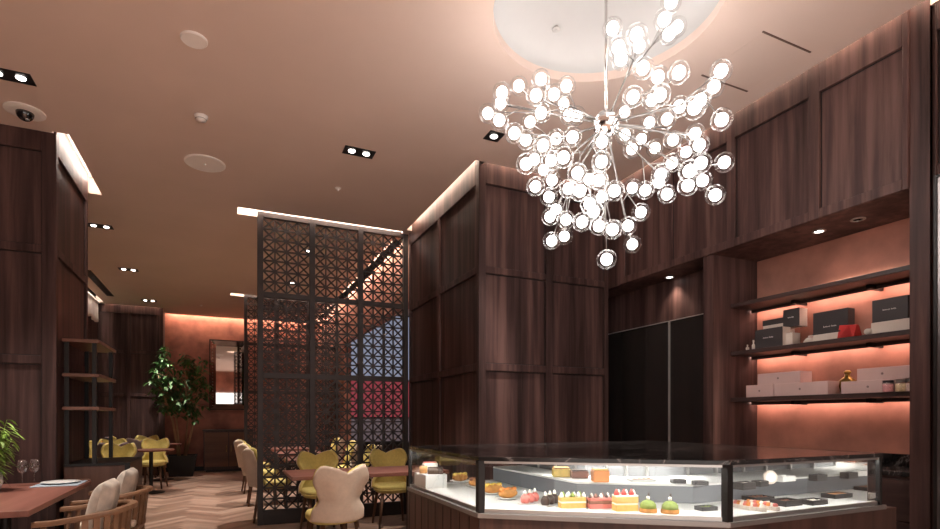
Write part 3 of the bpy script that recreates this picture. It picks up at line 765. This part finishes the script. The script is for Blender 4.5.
G1, G2 = 'dark gift boxes on the middle shelf', 'pale pink boxes on the bottom shelf'
Xf = 3.885
Y = lambda px, X=Xf: on_x(px, 340, X).y
Z = lambda px, py, X=Xf: on_x(px, py, X).z
z = SZ[1]
gbox('gift_box', 'dark gift box with white print at left end of middle shelf', Xf, Y(755), Y(782), z, Z(768, 328.5), .10, GIFT, logo='line', side=IVORY, group=G1)
X2 = 4.03
gbox('gift_box', 'ivory box with black lid behind the leftmost dark gift box', X2+.0, Y(763, X2), Y(784, X2), z, Z(774, 319, X2), .13, IVORY, lidmat=GIFT, group=G1)
gbox('ivory_box', 'plain ivory box on middle shelf, just before the clear stand', X2-.10, Y(784.5, X2-.1), Y(792.5, X2-.1), z, Z(788, 333, X2-.1), .09, IVORY, group=G1, cat='box')
X3 = 4.02
st = thing('display_stand', 'clear stand carrying the small dark gift cube on middle shelf', 'stand', (X3+.05, Y(795, X3), z), 0)
zc = Z(790, 327, X3)
mb = M(); mb.box((-.05, -.045, zc-z-.004), (.05, .045, zc-z)); mb.box((-.05, -.045, 0), (.05, .045, .004)); mb.build('plate', GLASS, st)
M().box((-.05, -.045, .004), (.05, -.041, zc-z-.004)).build('side', GLASS, st)
M().box((-.05, .041, .004), (.05, .045, zc-z-.004)).build('side', GLASS, st)
gbox('gift_box', 'small dark gift cube with pale sides on a clear stand', X3, Y(783, X3), Y(799, X3), zc, Z(790, 309, X3), .10, GIFT, logo='line', side=IVORY, group=G1)
X4 = 3.90
gbox('gift_box', 'low ivory box with black lid under the large dark gift box', X4, Y(813, X4), Y(840, X4), z, Z(826, 332, X4), .12, IVORY, lidmat=GIFT, group=G1)
X5 = 4.06
gbox('gift_box', 'large upright dark gift box with white print, middle of the shelf', X5, Y(813, X5), Y(848, X5), z, Z(830, 310.5, X5), .08, GIFT, logo='line', group=G1)
X6 = 3.92
gbox('ivory_box', 'long low ivory box at right end of middle shelf', X6, Y(871, X6), Y(909.5, X6), z, Z(890, 320.5, X6), .14, IVORY, group=G1, cat='box')
z6 = Z(890, 320.5, X6)
gbox('gift_box', 'wide dark gift box standing on the long ivory box', X6+.04, Y(872, X6+.04), Y(908, X6+.04), z6, z6+.155, .06, GIFT, logo='line', group=G1)
# red paper bag
yr = Y(847, 3.9); t = thing('paper_bag', 'glossy red folded paper bag right of the large gift box', 'bag', (3.93, yr, z))
w = .055
mb = M(); mb.add([(-.05, -w, 0), (-.05, w, 0), (.05, w, 0), (.05, -w, 0), (-.015, -w*1.0, .085), (-.015, w*1.1, .095), (.01, w*1.1, .095), (.01, -w*1.0, .085)], [(0,3,2,1),(4,5,6,7),(0,1,5,4),(1,2,6,5),(2,3,7,6),(3,0,4,7)])
mb.build('bag', REDBAG, t, bevel=.003)
mb = M(); mb.add([(-.052, -w*.9, .002), (-.02, -w*.1, .088), (-.075, w*.4, .004)], [(0, 1, 2), (2, 1, 0)]); mb.build('flap', REDBAG, t)
t = thing('wrapped_roll', 'cream wrapped roll between red bag and ivory box', 'package', (3.95, Y(867, 3.9), z))
mb = M().lathe([(.0001, -.05), (.02, -.05), (.024, 0), (.02, .05), (.0001, .05)], (0, 0, 0), 16); mb.v = [(zz, x, .024+y) for x, y, zz in mb.v]; mb.build('roll', IVORY, t, smooth=True)
t = thing('cream_pouch', 'small cream pouch left of the low lidded box', 'pouch', (3.95, Y(806, 3.9), z))
M().lathe([(.0001, 0), (.042, 0), (.045, .015), (.03, .036), (.012, .045), (.016, .056), (.0001, .05)], n=18).build('pouch', IVORY, t, smooth=True)
M().lathe([(.0125, .043), (.0145, .045), (.0125, .047)], n=14).build('tie', REDBAG, t)
for px, h, lb in ((747.5, .045, 'short white candle bottle at left end of middle shelf'), (753.5, .075, 'taller white bottle beside the leftmost dark gift box')):
    t = thing('bottle', lb, 'bottle', (3.89, Y(px, 3.89), z), 0, 'little white bottles')
    M().lathe([(.0001, 0), (.013, 0), (.013, h*.45), (.005, h*.6), (.005, h*.85), (.0001, h*.86)], n=14).build('body', IVORY, t, smooth=True)
    M().lathe([(.0062, h*.8), (.0062, h), (.0001, h)], n=12).build('cap', IVORY, t)
z = SZ[2]
def pk(label, a, b, X, z0, z1, dp, logo='dot'): return gbox('gift_box', label, X, Y(a, X), Y(b, X), z0, z1, dp, PINKBOX, logo=logo, group=G2)
Xp = 3.89
h1 = Z(790, 383, Xp)
pk('pale pink box at bottom left of the bottom shelf stack', 746, 773.4, Xp, z, h1, .16)
pk('long pale pink box right of the small one on bottom shelf', 774, 828, Xp, z, h1, .16)
pk('pale pink box lying on top of the left pink stack', 757.5, 800, Xp+.02, h1, h1+.088, .14)
pk('long pale pink box under the upper one at right of gold vase', 841, 897, Xp+.03, z, z+.085, .12)
pk('upper long pale pink box of the right hand stack', 857, 909.5, Xp+.07, z+.085, z+.085+.085, .12)
t = thing('gold_vase', 'round aged gold bottle vase between the pink box stacks', 'vase', (4.08, Y(844, 4.04), z))
M().lathe([(.0001, 0), (.03, 0), (.055, .02), (.07, .06), (.062, .095), (.03, .122), (.018, .135), (.018, .155), (.0001, .155)], n=28).build('body', GOLD, t, smooth=True)
M().lathe([(.019, .150), (.024, .155), (.024, .165), (.013, .175), (.0001, .176)], n=20).build('stopper', GOLD, t, smooth=True)
for px, lb, c in ((886.5, 'jar of pink sweets on bottom shelf', (.72, .33, .35)), (899.5, 'jar of cream sweets right of the pink jar', (.72, .56, .36)), (910.2, 'jar of pale sweets hard against the pillar', (.70, .50, .45))):
    t = thing('sweet_jar', lb, 'jar', (3.878, min(Y(px, 3.86), 3.3), z), 0, 'sweet jars on the bottom shelf')
    if t.location.y < N0+.031: t.location.y = N0+.031
    M().lathe([(.0001, 0), (.029, 0), (.030, .005), (.030, .05), (.0001, .05)], n=20).build('sweets', mk('sweets_%d' % px, c, .5, var=.25, scale=90), t, smooth=True)
    M().lathe([(.031, .001), (.0312, .056), (.027, .062)], n=20, closed=True).build('glass', GLASS, t, smooth=True)
    M().lathe([(.029, .06), (.029, .074), (.0001, .074)], n=20).build('lid', (STEEL if px != 886.5 else pbr('jar_lid_dark', (.05, .04, .05), .4)), t)
# counter at the foot of the niche
t = thing('back_counter', 'dark wood back counter with black top under the shelves', 'counter', (4.0, (N0+N1)/2, 0))
h = (N1-N0)/2-.004
M().box((-.24, -h, .08), (.19, h, .89)).build('carcass', WALNUT_Y, t)
M().box((-.27, -h, .89), (.19, h, .92)).build('countertop', MARBLE, t, bevel=.002)
M().box((.15, -h, .92), (.19, h, 1.0)).build('backsplash', MARBLE, t)
for k in range(3):
    for j in range(3):
        y0 = -h+.01+k*(2*h-.02)/3; z0 = .1+j*.26
        d = M().box((-.262, y0+.004, z0), (-.242, y0+(2*h-.02)/3-.004, z0+.25)).build('drawer', WALNUT_Y, t, bevel=.002)
# niche downlights
for (px, py, lb, X) in ((819, 231, 'chrome downlight in the wood soffit above the niche shelves, left of two', 3.9), (858, 219, 'dark downlight in the wood soffit above the niche shelves, right of two', 3.9), (669.5, 277, 'small downlight in the soffit above the glass doors', 3.8)):
    p = at_z(px, py, NZ)
    t = thing('soffit_downlight', lb, 'ceiling light', (p.x, p.y, NZ), 0, 'downlights in the niche soffits')
    M().lathe([(.045, 0), (.045, -.006), (.032, -.008), (.030, 0)], n=24).build('trim_ring', STEEL, t)
    M().lathe([(.0001, -.002), (.03, -.002)], n=20).build('lamp', LAMP if px != 858 else DARKGLASS, t)
    l = bpy.data.lights.new('soffit', 'SPOT'); l.energy = 8 if px < 700 else 42; l.spot_size = 1.7; l.spot_blend = .7; l.color = (1, .78, .62); l.shadow_soft_size = .03
    o = bpy.data.objects.new('spot', l); COL.objects.link(o); o.parent = t; o.location = (0, 0, -.02)
# glossy panel at the right edge of frame
t = thing('glass_panel', 'tall glossy dark glass panel right of the wood pillar', 'panel', (XR+.005, .9, 0))
M().box((-.008, -.78, .03), (.01, .775, 2.60)).build('glass', pbr('dark_mirror_glass', (.22, .20, .20), .28, .85, var=.02), t)
mb = M(); mb.box((-.014, .775, .0), (.012, .79, 2.615)); mb.box((-.014, -.795, 0), (.012, -.78, 2.615)); mb.box((-.014, -.78, 2.60), (.012, .775, 2.615)); mb.box((-.014, -.78, 0), (.012, .775, .03)); mb.build('metal_frame', BLACK, t)

# ------------------------------------------------------------------ tables
def table(label, x0, x1, y0, y1, mat, h=.72, th=.035, legs='pedestal', group='dining tables'):
    cx, cy = (x0+x1)/2, (y0+y1)/2; a, b = (x1-x0)/2, (y1-y0)/2
    t = thing('dining_table', label, 'table', (cx, cy, 0), 0, group)
    M().box((-a, -b, h-th), (a, b, h)).build('tabletop', mat, t, bevel=.004)
    sp = [(0, 0)] if max(a, b) < .5 else ([(0, -b*.6), (0, b*.6)] if b > a else [(-a*.6, 0), (a*.6, 0)])
    for x, y in sp:
        M().lathe([(.22, 0), (.22, .012), (.05, .02), (.035, .05), (.035, h-th-.02), (.10, h-th), (.0001, h-th)], (x, y, 0), 24).build('leg', BLACK, t, smooth=False)
    return t
table('reddish wood table in left foreground set with wine glasses', -1.95, -1.0, 3.82, 5.42, REDWOOD_Y)
table('reddish wood table behind the white chair, next to the display case', .55, 2.05, 4.98, 5.66, REDWOOD_X)
for k, y in enumerate((7.25, 8.45, 9.75)):
    table('small dark table behind the lattice screen, %s from it' % ('first', 'second', 'third')[k], .72, 1.35, y-.35, y+.35, REDWOOD_X, group='tables behind the screen')
def round_table(label, x, y, r=.34):
    t = thing('round_table', label, 'table', (x, y, 0), 0, 'round tables at the back left')
    M().lathe([(.0001, .69), (r*.97, .69), (r, .70), (r, .715), (.0001, .718)], n=36).build('tabletop', REDWOOD_X, t)
    M().lathe([(.2, 0), (.2, .012), (.03, .03), (.03, .69)], n=20).build('leg', BLACK, t)
round_table('nearer round table among the yellow chairs at back left', -1.08, 10.3)
round_table('farther round table among the yellow chairs at back left', -1.10, 12.35)

# ------------------------------------------------------------------ shell chairs
def shell_chair(label, outer, loc, rz, group):
    t = thing('shell_chair', label, 'chair', loc, rz, group)
    # local: sitter faces +Y, back at -Y
    def wid(v):
        pts = [(0, .218), (.15, .212), (.40, .160), (.56, .183), (.79, .225), (.9, .218), (1, .19)]
        for (a, p), (b, q) in zip(pts[:-1], pts[1:]):
            if v <= b:
                k = (v-a)/(b-a); k = k*k*(3-2*k); return p+(q-p)*k
        return pts[-1][1]
    def P(u, v, off, sh=1.0):
        s = (u*2-1); a = abs(s)
        ztop = (.812+.060*(1-(1-min(1, a/.80))**1.45)) - (.0 if a < .82 else .035*((a-.82)/.18)**2)
        zz = .425+v*(ztop-.425)
        x = s*wid(v)*sh
        y = -.235-.075*v + .17*(a**2.2)*(1-.25*v) + off
        return (x, y, zz)
    mb = M()
    nu, nv = 24, 18
    mb.grid(lambda u, v: P(u, v, 0), nu, nv)
    o = mb.build('back_shell', outer, t, smooth=True)
    sol = o.modifiers.new('thick', 'SOLIDIFY'); sol.thickness = .022; sol.offset = 0
    mb = M().grid(lambda u, v: P(u, .04+v*.955, .030, .965), nu, nv)
    o = mb.build('back_cushion', YELLOW, t, smooth=True)
    sol = o.modifiers.new('thick', 'SOLIDIFY'); sol.thickness = .034; sol.offset = 0
    sol2 = o.modifiers.new('bevel', 'BEVEL'); sol2.width = .012; sol2.segments = 2; sol2.limit_method = 'ANGLE'
    # seat
    def sup(r, n=40, e=3.0, sx=1, sy=1, cy=0):
        out = []
        for k in range(n):
            a = 2*PI*k/n; c, s_ = math.cos(a), math.sin(a)
            q = (abs(c)**e+abs(s_)**e)**(-1/e); out.append((sx*q*c*r, cy+sy*q*s_*r))
        return out
    def stack(levels, mat, name):
        mb = M(); rings = [(sup(1, 40, 3, rx*.92, ry*.92, .035), z) for rx, ry, z in levels]; n = 40
        vs = [(x, y, z) for ring, z in rings for x, y in ring]
        fs = [(i*n+k, i*n+(k+1) % n, (i+1)*n+(k+1) % n, (i+1)*n+k) for i in range(len(rings)-1) for k in range(n)]
        fs += [tuple(range(n-1, -1, -1)), tuple((len(rings)-1)*n+k for k in range(n))]
        mb.add(vs, fs); return mb.build(name, mat, t, smooth=True)
    stack([(.215, .215, .43), (.228, .228, .44), (.228, .228, .46), (.215, .215, .48), (.17, .17, .486)], YELLOW, 'seat_cushion')
    stack([(.15, .15, .385), (.20, .20, .395), (.225, .225, .42), (.230, .230, .436), (.222, .222, .438)], YELLOW, 'seat_shell')
    for sx in (-1, 1):
        for sy in (-1, 1):
            M().tube([(sx*.14, sy*.14+.02, .395), (sx*.185, sy*.19+.01, 0)], [.021, .012], 10).build('leg', LEGWOOD, t, smooth=True)
    return t
G = 'shell chairs around the tables'
base = shell_chair('cream backed shell chair with its back to us, before the reddish table', CREAM, (.835, 4.50, 0), .15, G)
c1 = dup(base, (.97, 6.02, 0), PI+.05, 'yellow shell chair behind the table, left of the two facing us', G)
c2 = dup(base, (1.78, 6.08, 0), PI-.05, 'yellow shell chair behind the table, beside the display case', G)
for k, (x, y) in enumerate(((.52, 7.0), (.50, 8.3), (.48, 9.7))):
    dup(base, (x, y, 0), -PI/2+.06*(k-1), 'cream backed shell chair left of the screen, %s in the row' % ('nearest', 'middle', 'farthest')[k], 'row of shell chairs past the screen')
for k, y in enumerate((7.3, 8.5, 9.8)):
    dup(base, (1.68, y, 0), PI/2, 'yellow shell chair seen through the lattice, %s from the screen' % ('first', 'second', 'third')[k], 'shell chairs behind the lattice')
mv = shell_chair('yellow chair at back left, left of three in the row nearest the low cabinet', MAUVE, (-1.86, 9.0, 0), PI+.25, 'yellow and mauve chairs at back left')
spots = [(-1.38, 9.05, PI-.1, 'yellow chair at back left, second in the row nearest the low cabinet'), (-1.55, 9.72, .35, 'mauve backed chair in front of the nearer round table'),
         (-1.75, 10.25, -PI/2-.2, 'yellow chair left of the nearer round table'), (-1.12, 10.98, PI-.15, 'yellow chair just behind the nearer round table'),
         (-1.70, 11.0, PI+.3, 'yellow chair by the dark wall between the round tables'), (-1.45, 11.62, .3, 'mauve backed chair before the farther round table'),
         (-1.75, 12.3, -PI/2, 'yellow chair left of the farther round table'), (-1.45, 12.98, PI, 'yellow chair behind the farther round table, by the dark wall')]
for x, y, rz, lb in spots: dup(mv, (x, y, 0), rz, lb, 'yellow and mauve chairs at back left')

# ------------------------------------------------------------------ wooden armchairs
def armchair(label, loc, rz):
    t = thing('wooden_armchair', label, 'armchair', loc, rz, 'wooden armchairs')
    pts = [(-.29, .17), (-.295, .08)]+[(-.295*math.cos(a), -.02-.27*math.sin(a)) for a in [PI*k/14 for k in range(15)]]+[(.295, .08), (.29, .17)]
    def hz(y): return .625+.045*max(0, min(1, (.1-y)/.38))
    mb = M(); vs = []
    n = len(pts)
    for i, (x, y) in enumerate(pts):
        d = Vector(pts[min(i+1, n-1)])-Vector(pts[max(i-1, 0)]); d.normalize(); nn = Vector((-d.y, d.x))
        z = hz(y)
        for a, b in ((-.024, -.014), (.024, -.014), (.027, .0), (.02, .016), (-.02, .016), (-.027, 0)): vs.append((x+nn.x*a, y+nn.y*a, z+b))
    m = 6
    mb.add(vs, [(i*m+k, i*m+(k+1) % m, (i+1)*m+(k+1) % m, (i+1)*m+k) for i in range(n-1) for k in range(m)]+[tuple(range(m)), tuple((n-1)*m+k for k in range(m-1, -1, -1))])
    mb.build('arm_rail', CHAIRWOOD, t, smooth=False, bevel=.002)
    for k in range(1, 14):
        a = PI*k/14; x, y = -.285*math.cos(a), -.02-.26*math.sin(a)
        d = Vector((math.sin(a), -math.cos(a), 0))
        M().bar((x*.9, y*.9+.0, .40), (x, y, hz(y)-.012), .034, .012, (x, y, 0)).build('slat', CHAIRWOOD, t)
    mb = M(); mb.box((-.26, -.24, .36), (.26, .17, .405)); mb.build('seat_frame', CHAIRWOOD, t, bevel=.006)
    mb = M(); mb.box((-.24, -.22, .405), (.24, .16, .46)); mb.build('seat_cushion', CREAM, t, bevel=.02, seg=3)
    for sx in (-1, 1):
        M().tube([(sx*.275, .15, 0), (sx*.275, .14, .42), (sx*.288, .12, .612)], [.015, .019, .014], 10).build('leg', CHAIRWOOD, t, smooth=True)
        M().tube([(sx*.22, -.24, 0), (sx*.22, -.21, .38)], [.014, .019], 10).build('leg', CHAIRWOOD, t, smooth=True)
    return t
def pillow(label, loc, rz, tilt=.35):
    t = thing('throw_pillow', label, 'pillow', loc, rz, 'cream pillows'); t.scale = (1.15, 1.1, 1.12)
    def fn(sgn):
        def g(u, v):
            x, z = u*2-1, v*2-1
            th = .062*((1-x**4)*(1-z**4))**.55
            k = 1-.06*(x*x*z*z) - .05*(1-abs(z))*abs(x)**3
            y = sgn*th
            X, Zz = x*.19*k, z*.17*k+.168
            return (X, y-Zz*math.sin(tilt)*.8, Zz*math.cos(tilt*.6)+.008)
        return g
    mb = M().grid(fn(1), 16, 16, True).grid(fn(-1), 16, 16)
    mb.build('cover', PILLOW, t, smooth=True)
    return t
a1 = armchair('wooden slatted armchair nearest the camera at the left table', (-.83, 4.18, 0), PI/2)
a2 = dup(a1, (-.83, 5.04, 0), PI/2, 'wooden slatted armchair at the far side of the left table')
for y, lb in ((4.18, 'cream patterned pillow on the nearest wooden armchair'), (5.04, 'cream patterned pillow on the farther wooden armchair')):
    pillow(lb, (-.755, y, .46), PI/2, .28)

# ------------------------------------------------------------------ left table things
TT = .72
WG = thin_glass('wine_glass', (.98, .98, .98), .02, .6, .05)
def wine_glass(label, x, y):
    t = thing('wine_glass', label, 'glass', (x, y, TT), 0, 'wine glasses')
    M().lathe([(.0001, .004), (.035, .002), (.035, 0), (.0001, 0)], n=24).build('foot', WG, t, smooth=True)
    M().lathe([(.004, .003), (.0035, .05), (.005, .095)], n=12, closed=True).build('stem', WG, t, smooth=True)
    M().lathe([(.005, .095), (.024, .108), (.037, .135), (.037, .16), (.030, .20), (.029, .20), (.035, .16), (.035, .135), (.022, .110), (.0001, .098)], n=28, closed=True).build('bowl', WG, t, smooth=True)
g1 = at_z(22.3, 486, TT); g2 = at_z(34.3, 485, TT)
wine_glass('empty wine glass beside the green plant on left table', g1.x, g1.y); wine_glass('empty wine glass nearer the grey napkin', g2.x, g2.y)
pp = at_z(60, 484.3, TT)
t = thing('placemat', 'grey blue linen placemat on the left table', 'placemat', (pp.x, pp.y, TT), 0)
M().box((-.15, -.17, 0), (.15, .17, .006)).build('mat', NAPKIN, t, bevel=.002)
t = thing('plate', 'flat white plate on the grey blue placemat', 'plate', (pp.x, pp.y+.02, TT+.006), 0)
M().lathe([(.0001, 0), (.08, 0), (.125, .012), (.127, .016), (.08, .006), (.0001, .006)], n=36).build('dish', PLATE, t, smooth=True)
t = thing('chopstick_rest', 'small tan wooden rest at the end of the placemat', 'rest', (pp.x+.10, pp.y+.20, TT), 0)
M().box((-.06, -.015, 0), (.06, .015, .012)).build('rest', SHELFWOOD, t, bevel=.003)
M().box((-.05, -.006, .012), (.05, .006, .016)).build('pick', CHAIRWOOD, t)
# leafy plant in a pot at the left frame edge
def leaf_mesh(mb, p, d, up, L, w, droop=.25, seg=3):
    d = Vector(d).normalized(); s_ = d.cross(Vector(up))
    if s_.length < 1e-3: s_ = d.cross(Vector((1, 0, 0)))
    s_.normalize(); vs = []
    for k in range(seg+1):
        f = k/seg; c = Vector(p)+d*L*f+Vector((0, 0, -droop*L*f*f))
        ww = w*math.sin(PI*(.06+.90*f))**.8*.5
        fold = Vector((0, 0, ww*.25)); vs += [c-s_*ww+fold, c, c+s_*ww+fold]
    mb.add(vs, [q for k in range(seg) for q in ((k*3, k*3+1, k*3+4, k*3+3), (k*3+1, k*3+2, k*3+5, k*3+4))])
def pot_plant():
    t = thing('leafy_plant', 'bright green long-leaved plant at the left edge of table', 'plant', (-1.52, 4.95, TT))
    M().lathe([(.0001, 0), (.055, 0), (.075, .06), (.07, .13), (.062, .13), (.06, .10), (.0001, .10)], n=24).build('pot', PLATE, t, smooth=True)
    st = M(); lf = M(); r = random.Random(5)
    for k in range(15):
        a = r.uniform(0, 2*PI); lean = r.uniform(.05, .36); H = r.uniform(.12, .50)
        p0 = Vector((.02*math.cos(a), .02*math.sin(a), .09)); p2 = Vector((lean*.62*math.cos(a), lean*.62*math.sin(a), .1+H))
        pm = p0*.5+p2*.5+Vector((0, 0, .03)); st.tube([p0, pm, p2], [.004, .003, .002], 5)
        for j in range(17):
            f = .25+.75*j/16; c = p0+(p2-p0)*f; b = r.uniform(0, 2*PI)
            leaf_mesh(lf, c, (math.cos(b), math.sin(b), r.uniform(-.5, .5)), (0, 0, 1), r.uniform(.08, .15), r.uniform(.014, .022), .45)
    st.build('stem', BAMBOO, t); lf.build('foliage', BAMBOO, t)
pot_plant()

# ------------------------------------------------------------------ open shelf unit beside the column
def shelf_unit():
    x0, x1, y0, y1 = COLX+.03, -1.0, 5.69, 6.5
    t = thing('shelf_unit', 'open shelf unit of black posts and three wooden boards beside the left column', 'shelf', (x0, y0, 0))
    w, d = x1-x0, y1-y0
    BT = .82
    M().box((-.0, 0, .06), (w+.24, d, BT)).build('cabinet_base', wood('cabinet_wood', (.05, .022, .015), (.09, .042, .029), (.125, .062, .045), 'z', 20), t, bevel=.003)
    M().box((-.0, -.004, BT), (w+.24, d, BT+.02)).build('base_top', BLACK, t)
    M().box((.02, .02, 0), (w+.22, d-.02, .06)).build('plinth', BLACK, t)
    for x in (.02, w-.03):
        for y in (.02, d-.03):
            M().box((x-.016, y-.016, BT+.02), (x+.016, y+.016, 1.93)).build('post', BLACK, t)
    for z in (1.31, 1.60, 1.90):
        M().box((-.01, -.01, z), (w+.01, d+.01, z+.03)).build('shelf_board', SHELFWOOD, t, bevel=.003)
    M().box((w+.20, -.008, .06), (w+.24, 0, BT)).build('edge_trim', BLACK, t)
shelf_unit()

# ------------------------------------------------------------------ back wall things
def ficus():
    t = thing('ficus_tree', 'tall leafy ficus tree in a black pot against red wall', 'potted tree', (-.80, 13.02, 0))
    M().add([(-.22, -.22, 0), (.22, -.22, 0), (.22, .22, 0), (-.22, .22, 0), (-.29, -.29, .44), (.29, -.29, .44), (.29, .29, .44), (-.29, .29, .44), (-.26, -.26, .44), (.26, -.26, .44), (.26, .26, .44), (-.26, .26, .44), (-.26, -.26, .38), (.26, -.26, .38), (.26, .26, .38), (-.26, .26, .38)],
            [(3,2,1,0),(0,1,5,4),(1,2,6,5),(2,3,7,6),(3,0,4,7),(4,5,9,8),(5,6,10,9),(6,7,11,10),(7,4,8,11),(8,9,13,12),(9,10,14,13),(10,11,15,14),(11,8,12,15)]).build('pot', POT, t)
    M().box((-.255, -.255, .36), (.255, .255, .40)).build('soil', SOIL, t)
    r = random.Random(11); lf = M(); tips = []; tks = []
    stems = [((-.06, 0, .40), (-.16, -.05, 1.15), (-.34, -.12, 1.75), (-.46, -.1, 2.25)), ((-.04, .02, .40), (-.10, 0, 1.2), (-.22, .08, 1.9), (-.25, 0, 2.7)), ((.07, 0, .40), (.22, 0, 1.1), (.32, -.06, 1.8), (.36, 0, 2.4)), ((.05, .03, .40), (.12, .06, 1.3), (.06, 0, 2.0), (.1, .05, 2.6))]
    for s_ in stems:
        tk = M().tube(s_, [.026, .022, .016, .008], 8); tks.append(tk)
        for f in range(9):
            k = 1.2+f*.2; i = min(2, int(k)); q = Vector(s_[i]).lerp(Vector(s_[i+1]), k-i); tips.append((q, tk))
    for q, br in tips:
        for j in range(4):
            a = r.uniform(0, 2*PI); L = r.uniform(.10, .30)
            e = q+Vector((math.cos(a)*L, math.sin(a)*L*.7, r.uniform(-.1, .22)))
            br.tube([q, e], [.006, .003], 5)
            for m in range(8):
                c = q.lerp(e, r.uniform(.35, 1.1))+Vector((r.uniform(-.05, .05), r.uniform(-.05, .05), r.uniform(-.05, .05))); c.y = min(c.y, .16); b = r.uniform(0, 2*PI)
                leaf_mesh(lf, c, (math.cos(b), math.sin(b), r.uniform(-.7, .2)), (0, 0, 1), r.uniform(.10, .16), r.uniform(.045, .07), .3, 2)
    for tk in tks: tk.build('trunk', BARK, t, smooth=True)
    lf.build('foliage', LEAF, t)
ficus()
t = thing('wall_mirror', 'tall mirror with wide dark beaded frame on the red back wall', 'mirror', (.13, YB-.0, 2.24))
W_, H_ = .40, .80
M().box((-W_+.12, -.03, -H_+.12), (W_-.12, -.02, H_-.12)).build('mirror_glass', MIRROR, t)
mb = M()
o_ = [(-W_, -H_), (W_, -H_), (W_, H_), (-W_, H_)]; i_ = [(-W_+.12, -H_+.12), (W_-.12, -H_+.12), (W_-.12, H_-.12), (-W_+.12, H_-.12)]
mb.add([(x, -.09, z) for x, z in o_]+[(x, -.03, z) for x, z in i_], [(k, (k+1) % 4, 4+(k+1) % 4, 4+k) for k in range(4)])
mb.build('bevelled_frame', pbr('dark_mirror', (.30, .26, .25), .06, 1, var=.05), t)
mb = M(); mb.box((-W_-.02, -.10, -H_), (-W_, -.002, H_)); mb.box((W_, -.10, -H_), (W_+.02, -.002, H_)); mb.box((-W_-.02, -.10, H_), (W_+.02, -.002, H_+.02)); mb.box((-W_-.02, -.10, -H_-.02), (W_+.02, -.002, -H_)); mb.build('outer_frame', BLACK, t)
b0 = M().ball((0, 0, 0), .016, 8, 6).build('bead', CHROME, t, smooth=True)
for k in range(22):
    for x in (-W_+.05, W_-.05):
        b = b0 if (k == 0 and x < 0) else b0.copy()
        if b is not b0: COL.objects.link(b); b.parent = t
        b.location = (x, -.075, -H_+.07+k*(2*H_-.14)/21)
t = thing('console_cabinet', 'low dark brown console cabinet under the mirror', 'cabinet', (.12, 13.78, 0))
M().box((-.52, -.22, .06), (.52, .22, .93)).build('carcass', BASEWOOD, t, bevel=.004)
M().box((-.54, -.24, .93), (.54, .24, .96)).build('cabinet_top', WALNUT_X, t, bevel=.003)
M().box((-.48, -.18, 0), (.48, .2, .06)).build('plinth', BLACK, t)
for x in (-.5, .01):
    d = M().box((x, -.238, .12), (x+.49, -.222, .90)).build('cabinet_door', wood('console_door', (.10, .038, .018), (.16, .065, .03), (.21, .09, .045), 'x', 8), t, bevel=.003)
    M().tube([(x+(.45 if x < 0 else .04), -.255, .45), (x+(.45 if x < 0 else .04), -.255, .6)], .008).build('handle', GOLD, d)
t = thing('roman_blind', 'pale gathered blind at the top of the far left wall', 'blind', (-2.35, 11.85, 3.2))
def bl(u, v):
    y = -1.35+2.7*u; z = v*.38-.05*abs(math.sin(u*PI*4))*(1-v)
    return (.03+.018*math.sin(u*60)*(1-v*.5), y, z)
o = M().grid(bl, 120, 6).build('fabric', pbr('blind_fabric', (.75, .68, .62), .9, var=.05), t, smooth=True)
sol = o.modifiers.new('thick', 'SOLIDIFY'); sol.thickness = .008
M().box((.0, -1.36, .37), (.06, 1.36, .40)).build('headrail', WHITEPLA, t)

# ------------------------------------------------------------------ fill downlights added out of view to brighten the room
def fill_spot(x, y, e, label, size=1.25):
    t = thing('recessed_downlight', label, 'ceiling light', (x, y, ZC), 0, 'added fill downlights out of view')
    M().lathe([(.055, 0), (.055, -.006), (.04, -.006), (.038, 0)], n=20).build('trim_ring', BLACK, t)
    M().lathe([(.0001, -.002), (.037, -.002)], n=16).build('lamp', LAMP, t)
    l = bpy.data.lights.new('fill_spot', 'SPOT'); l.energy = e; l.spot_size = size if y != 4.35 else .8; l.spot_blend = .7; l.color = (1, .89, .80); l.shadow_soft_size = .06
    o = bpy.data.objects.new('spot', l); COL.objects.link(o); o.parent = t; o.location = (0, 0, -.03)
fill_spot(-1.5, 4.35, 110, 'added fill downlight over the left table, above the picture')
fill_spot(.5, 1.0, 650, 'added fill downlight over the spot the picture is taken from')
fill_spot(2.2, -.6, 600, 'added fill downlight near the open rear wall')
fill_spot(-1.2, 1.6, 800, 'added fill downlight over the aisle left of where the picture is taken')
fill_spot(-1.0, -1.0, 420, 'added fill downlight by the open rear wall, left of the other')
fill_spot(1.1, 7.9, 300, 'added fill downlight hidden behind the lattice screen')
fill_spot(1.1, 9.9, 300, 'added fill downlight far behind the lattice screen')

# ------------------------------------------------------------------ camera, world, view
sc = bpy.context.scene
cam = bpy.data.cameras.new('camera'); co = bpy.data.objects.new('camera', cam); COL.objects.link(co)
co.location = (0, 0, EYE); co.rotation_euler = (PI/2, 0, -YAW)
cam.sensor_width = 36; cam.lens = F/940*36; cam.shift_y = (HZ-264.5)/940; cam.clip_start = .05
sc.camera = co
w = bpy.data.worlds.new('world'); sc.world = w; w.use_nodes = True
w.node_tree.nodes['Background'].inputs[0].default_value = (1, .89, .82, 1)
w.node_tree.nodes['Background'].inputs[1].default_value = 1.3  # ambient fill added, entering by the open rear wall
vs = sc.view_settings; sc.display_settings.display_device = 'sRGB'
vs.view_transform = 'Standard'; vs.look = 'None'; vs.gamma = 1; vs.use_curve_mapping = False
vs.exposure = 0.7
try:
    sc.cycles.use_denoising = True; sc.cycles.max_bounces = 8; sc.cycles.transparent_max_bounces = 24; sc.cycles.sample_clamp_indirect = 4
except Exception: pass
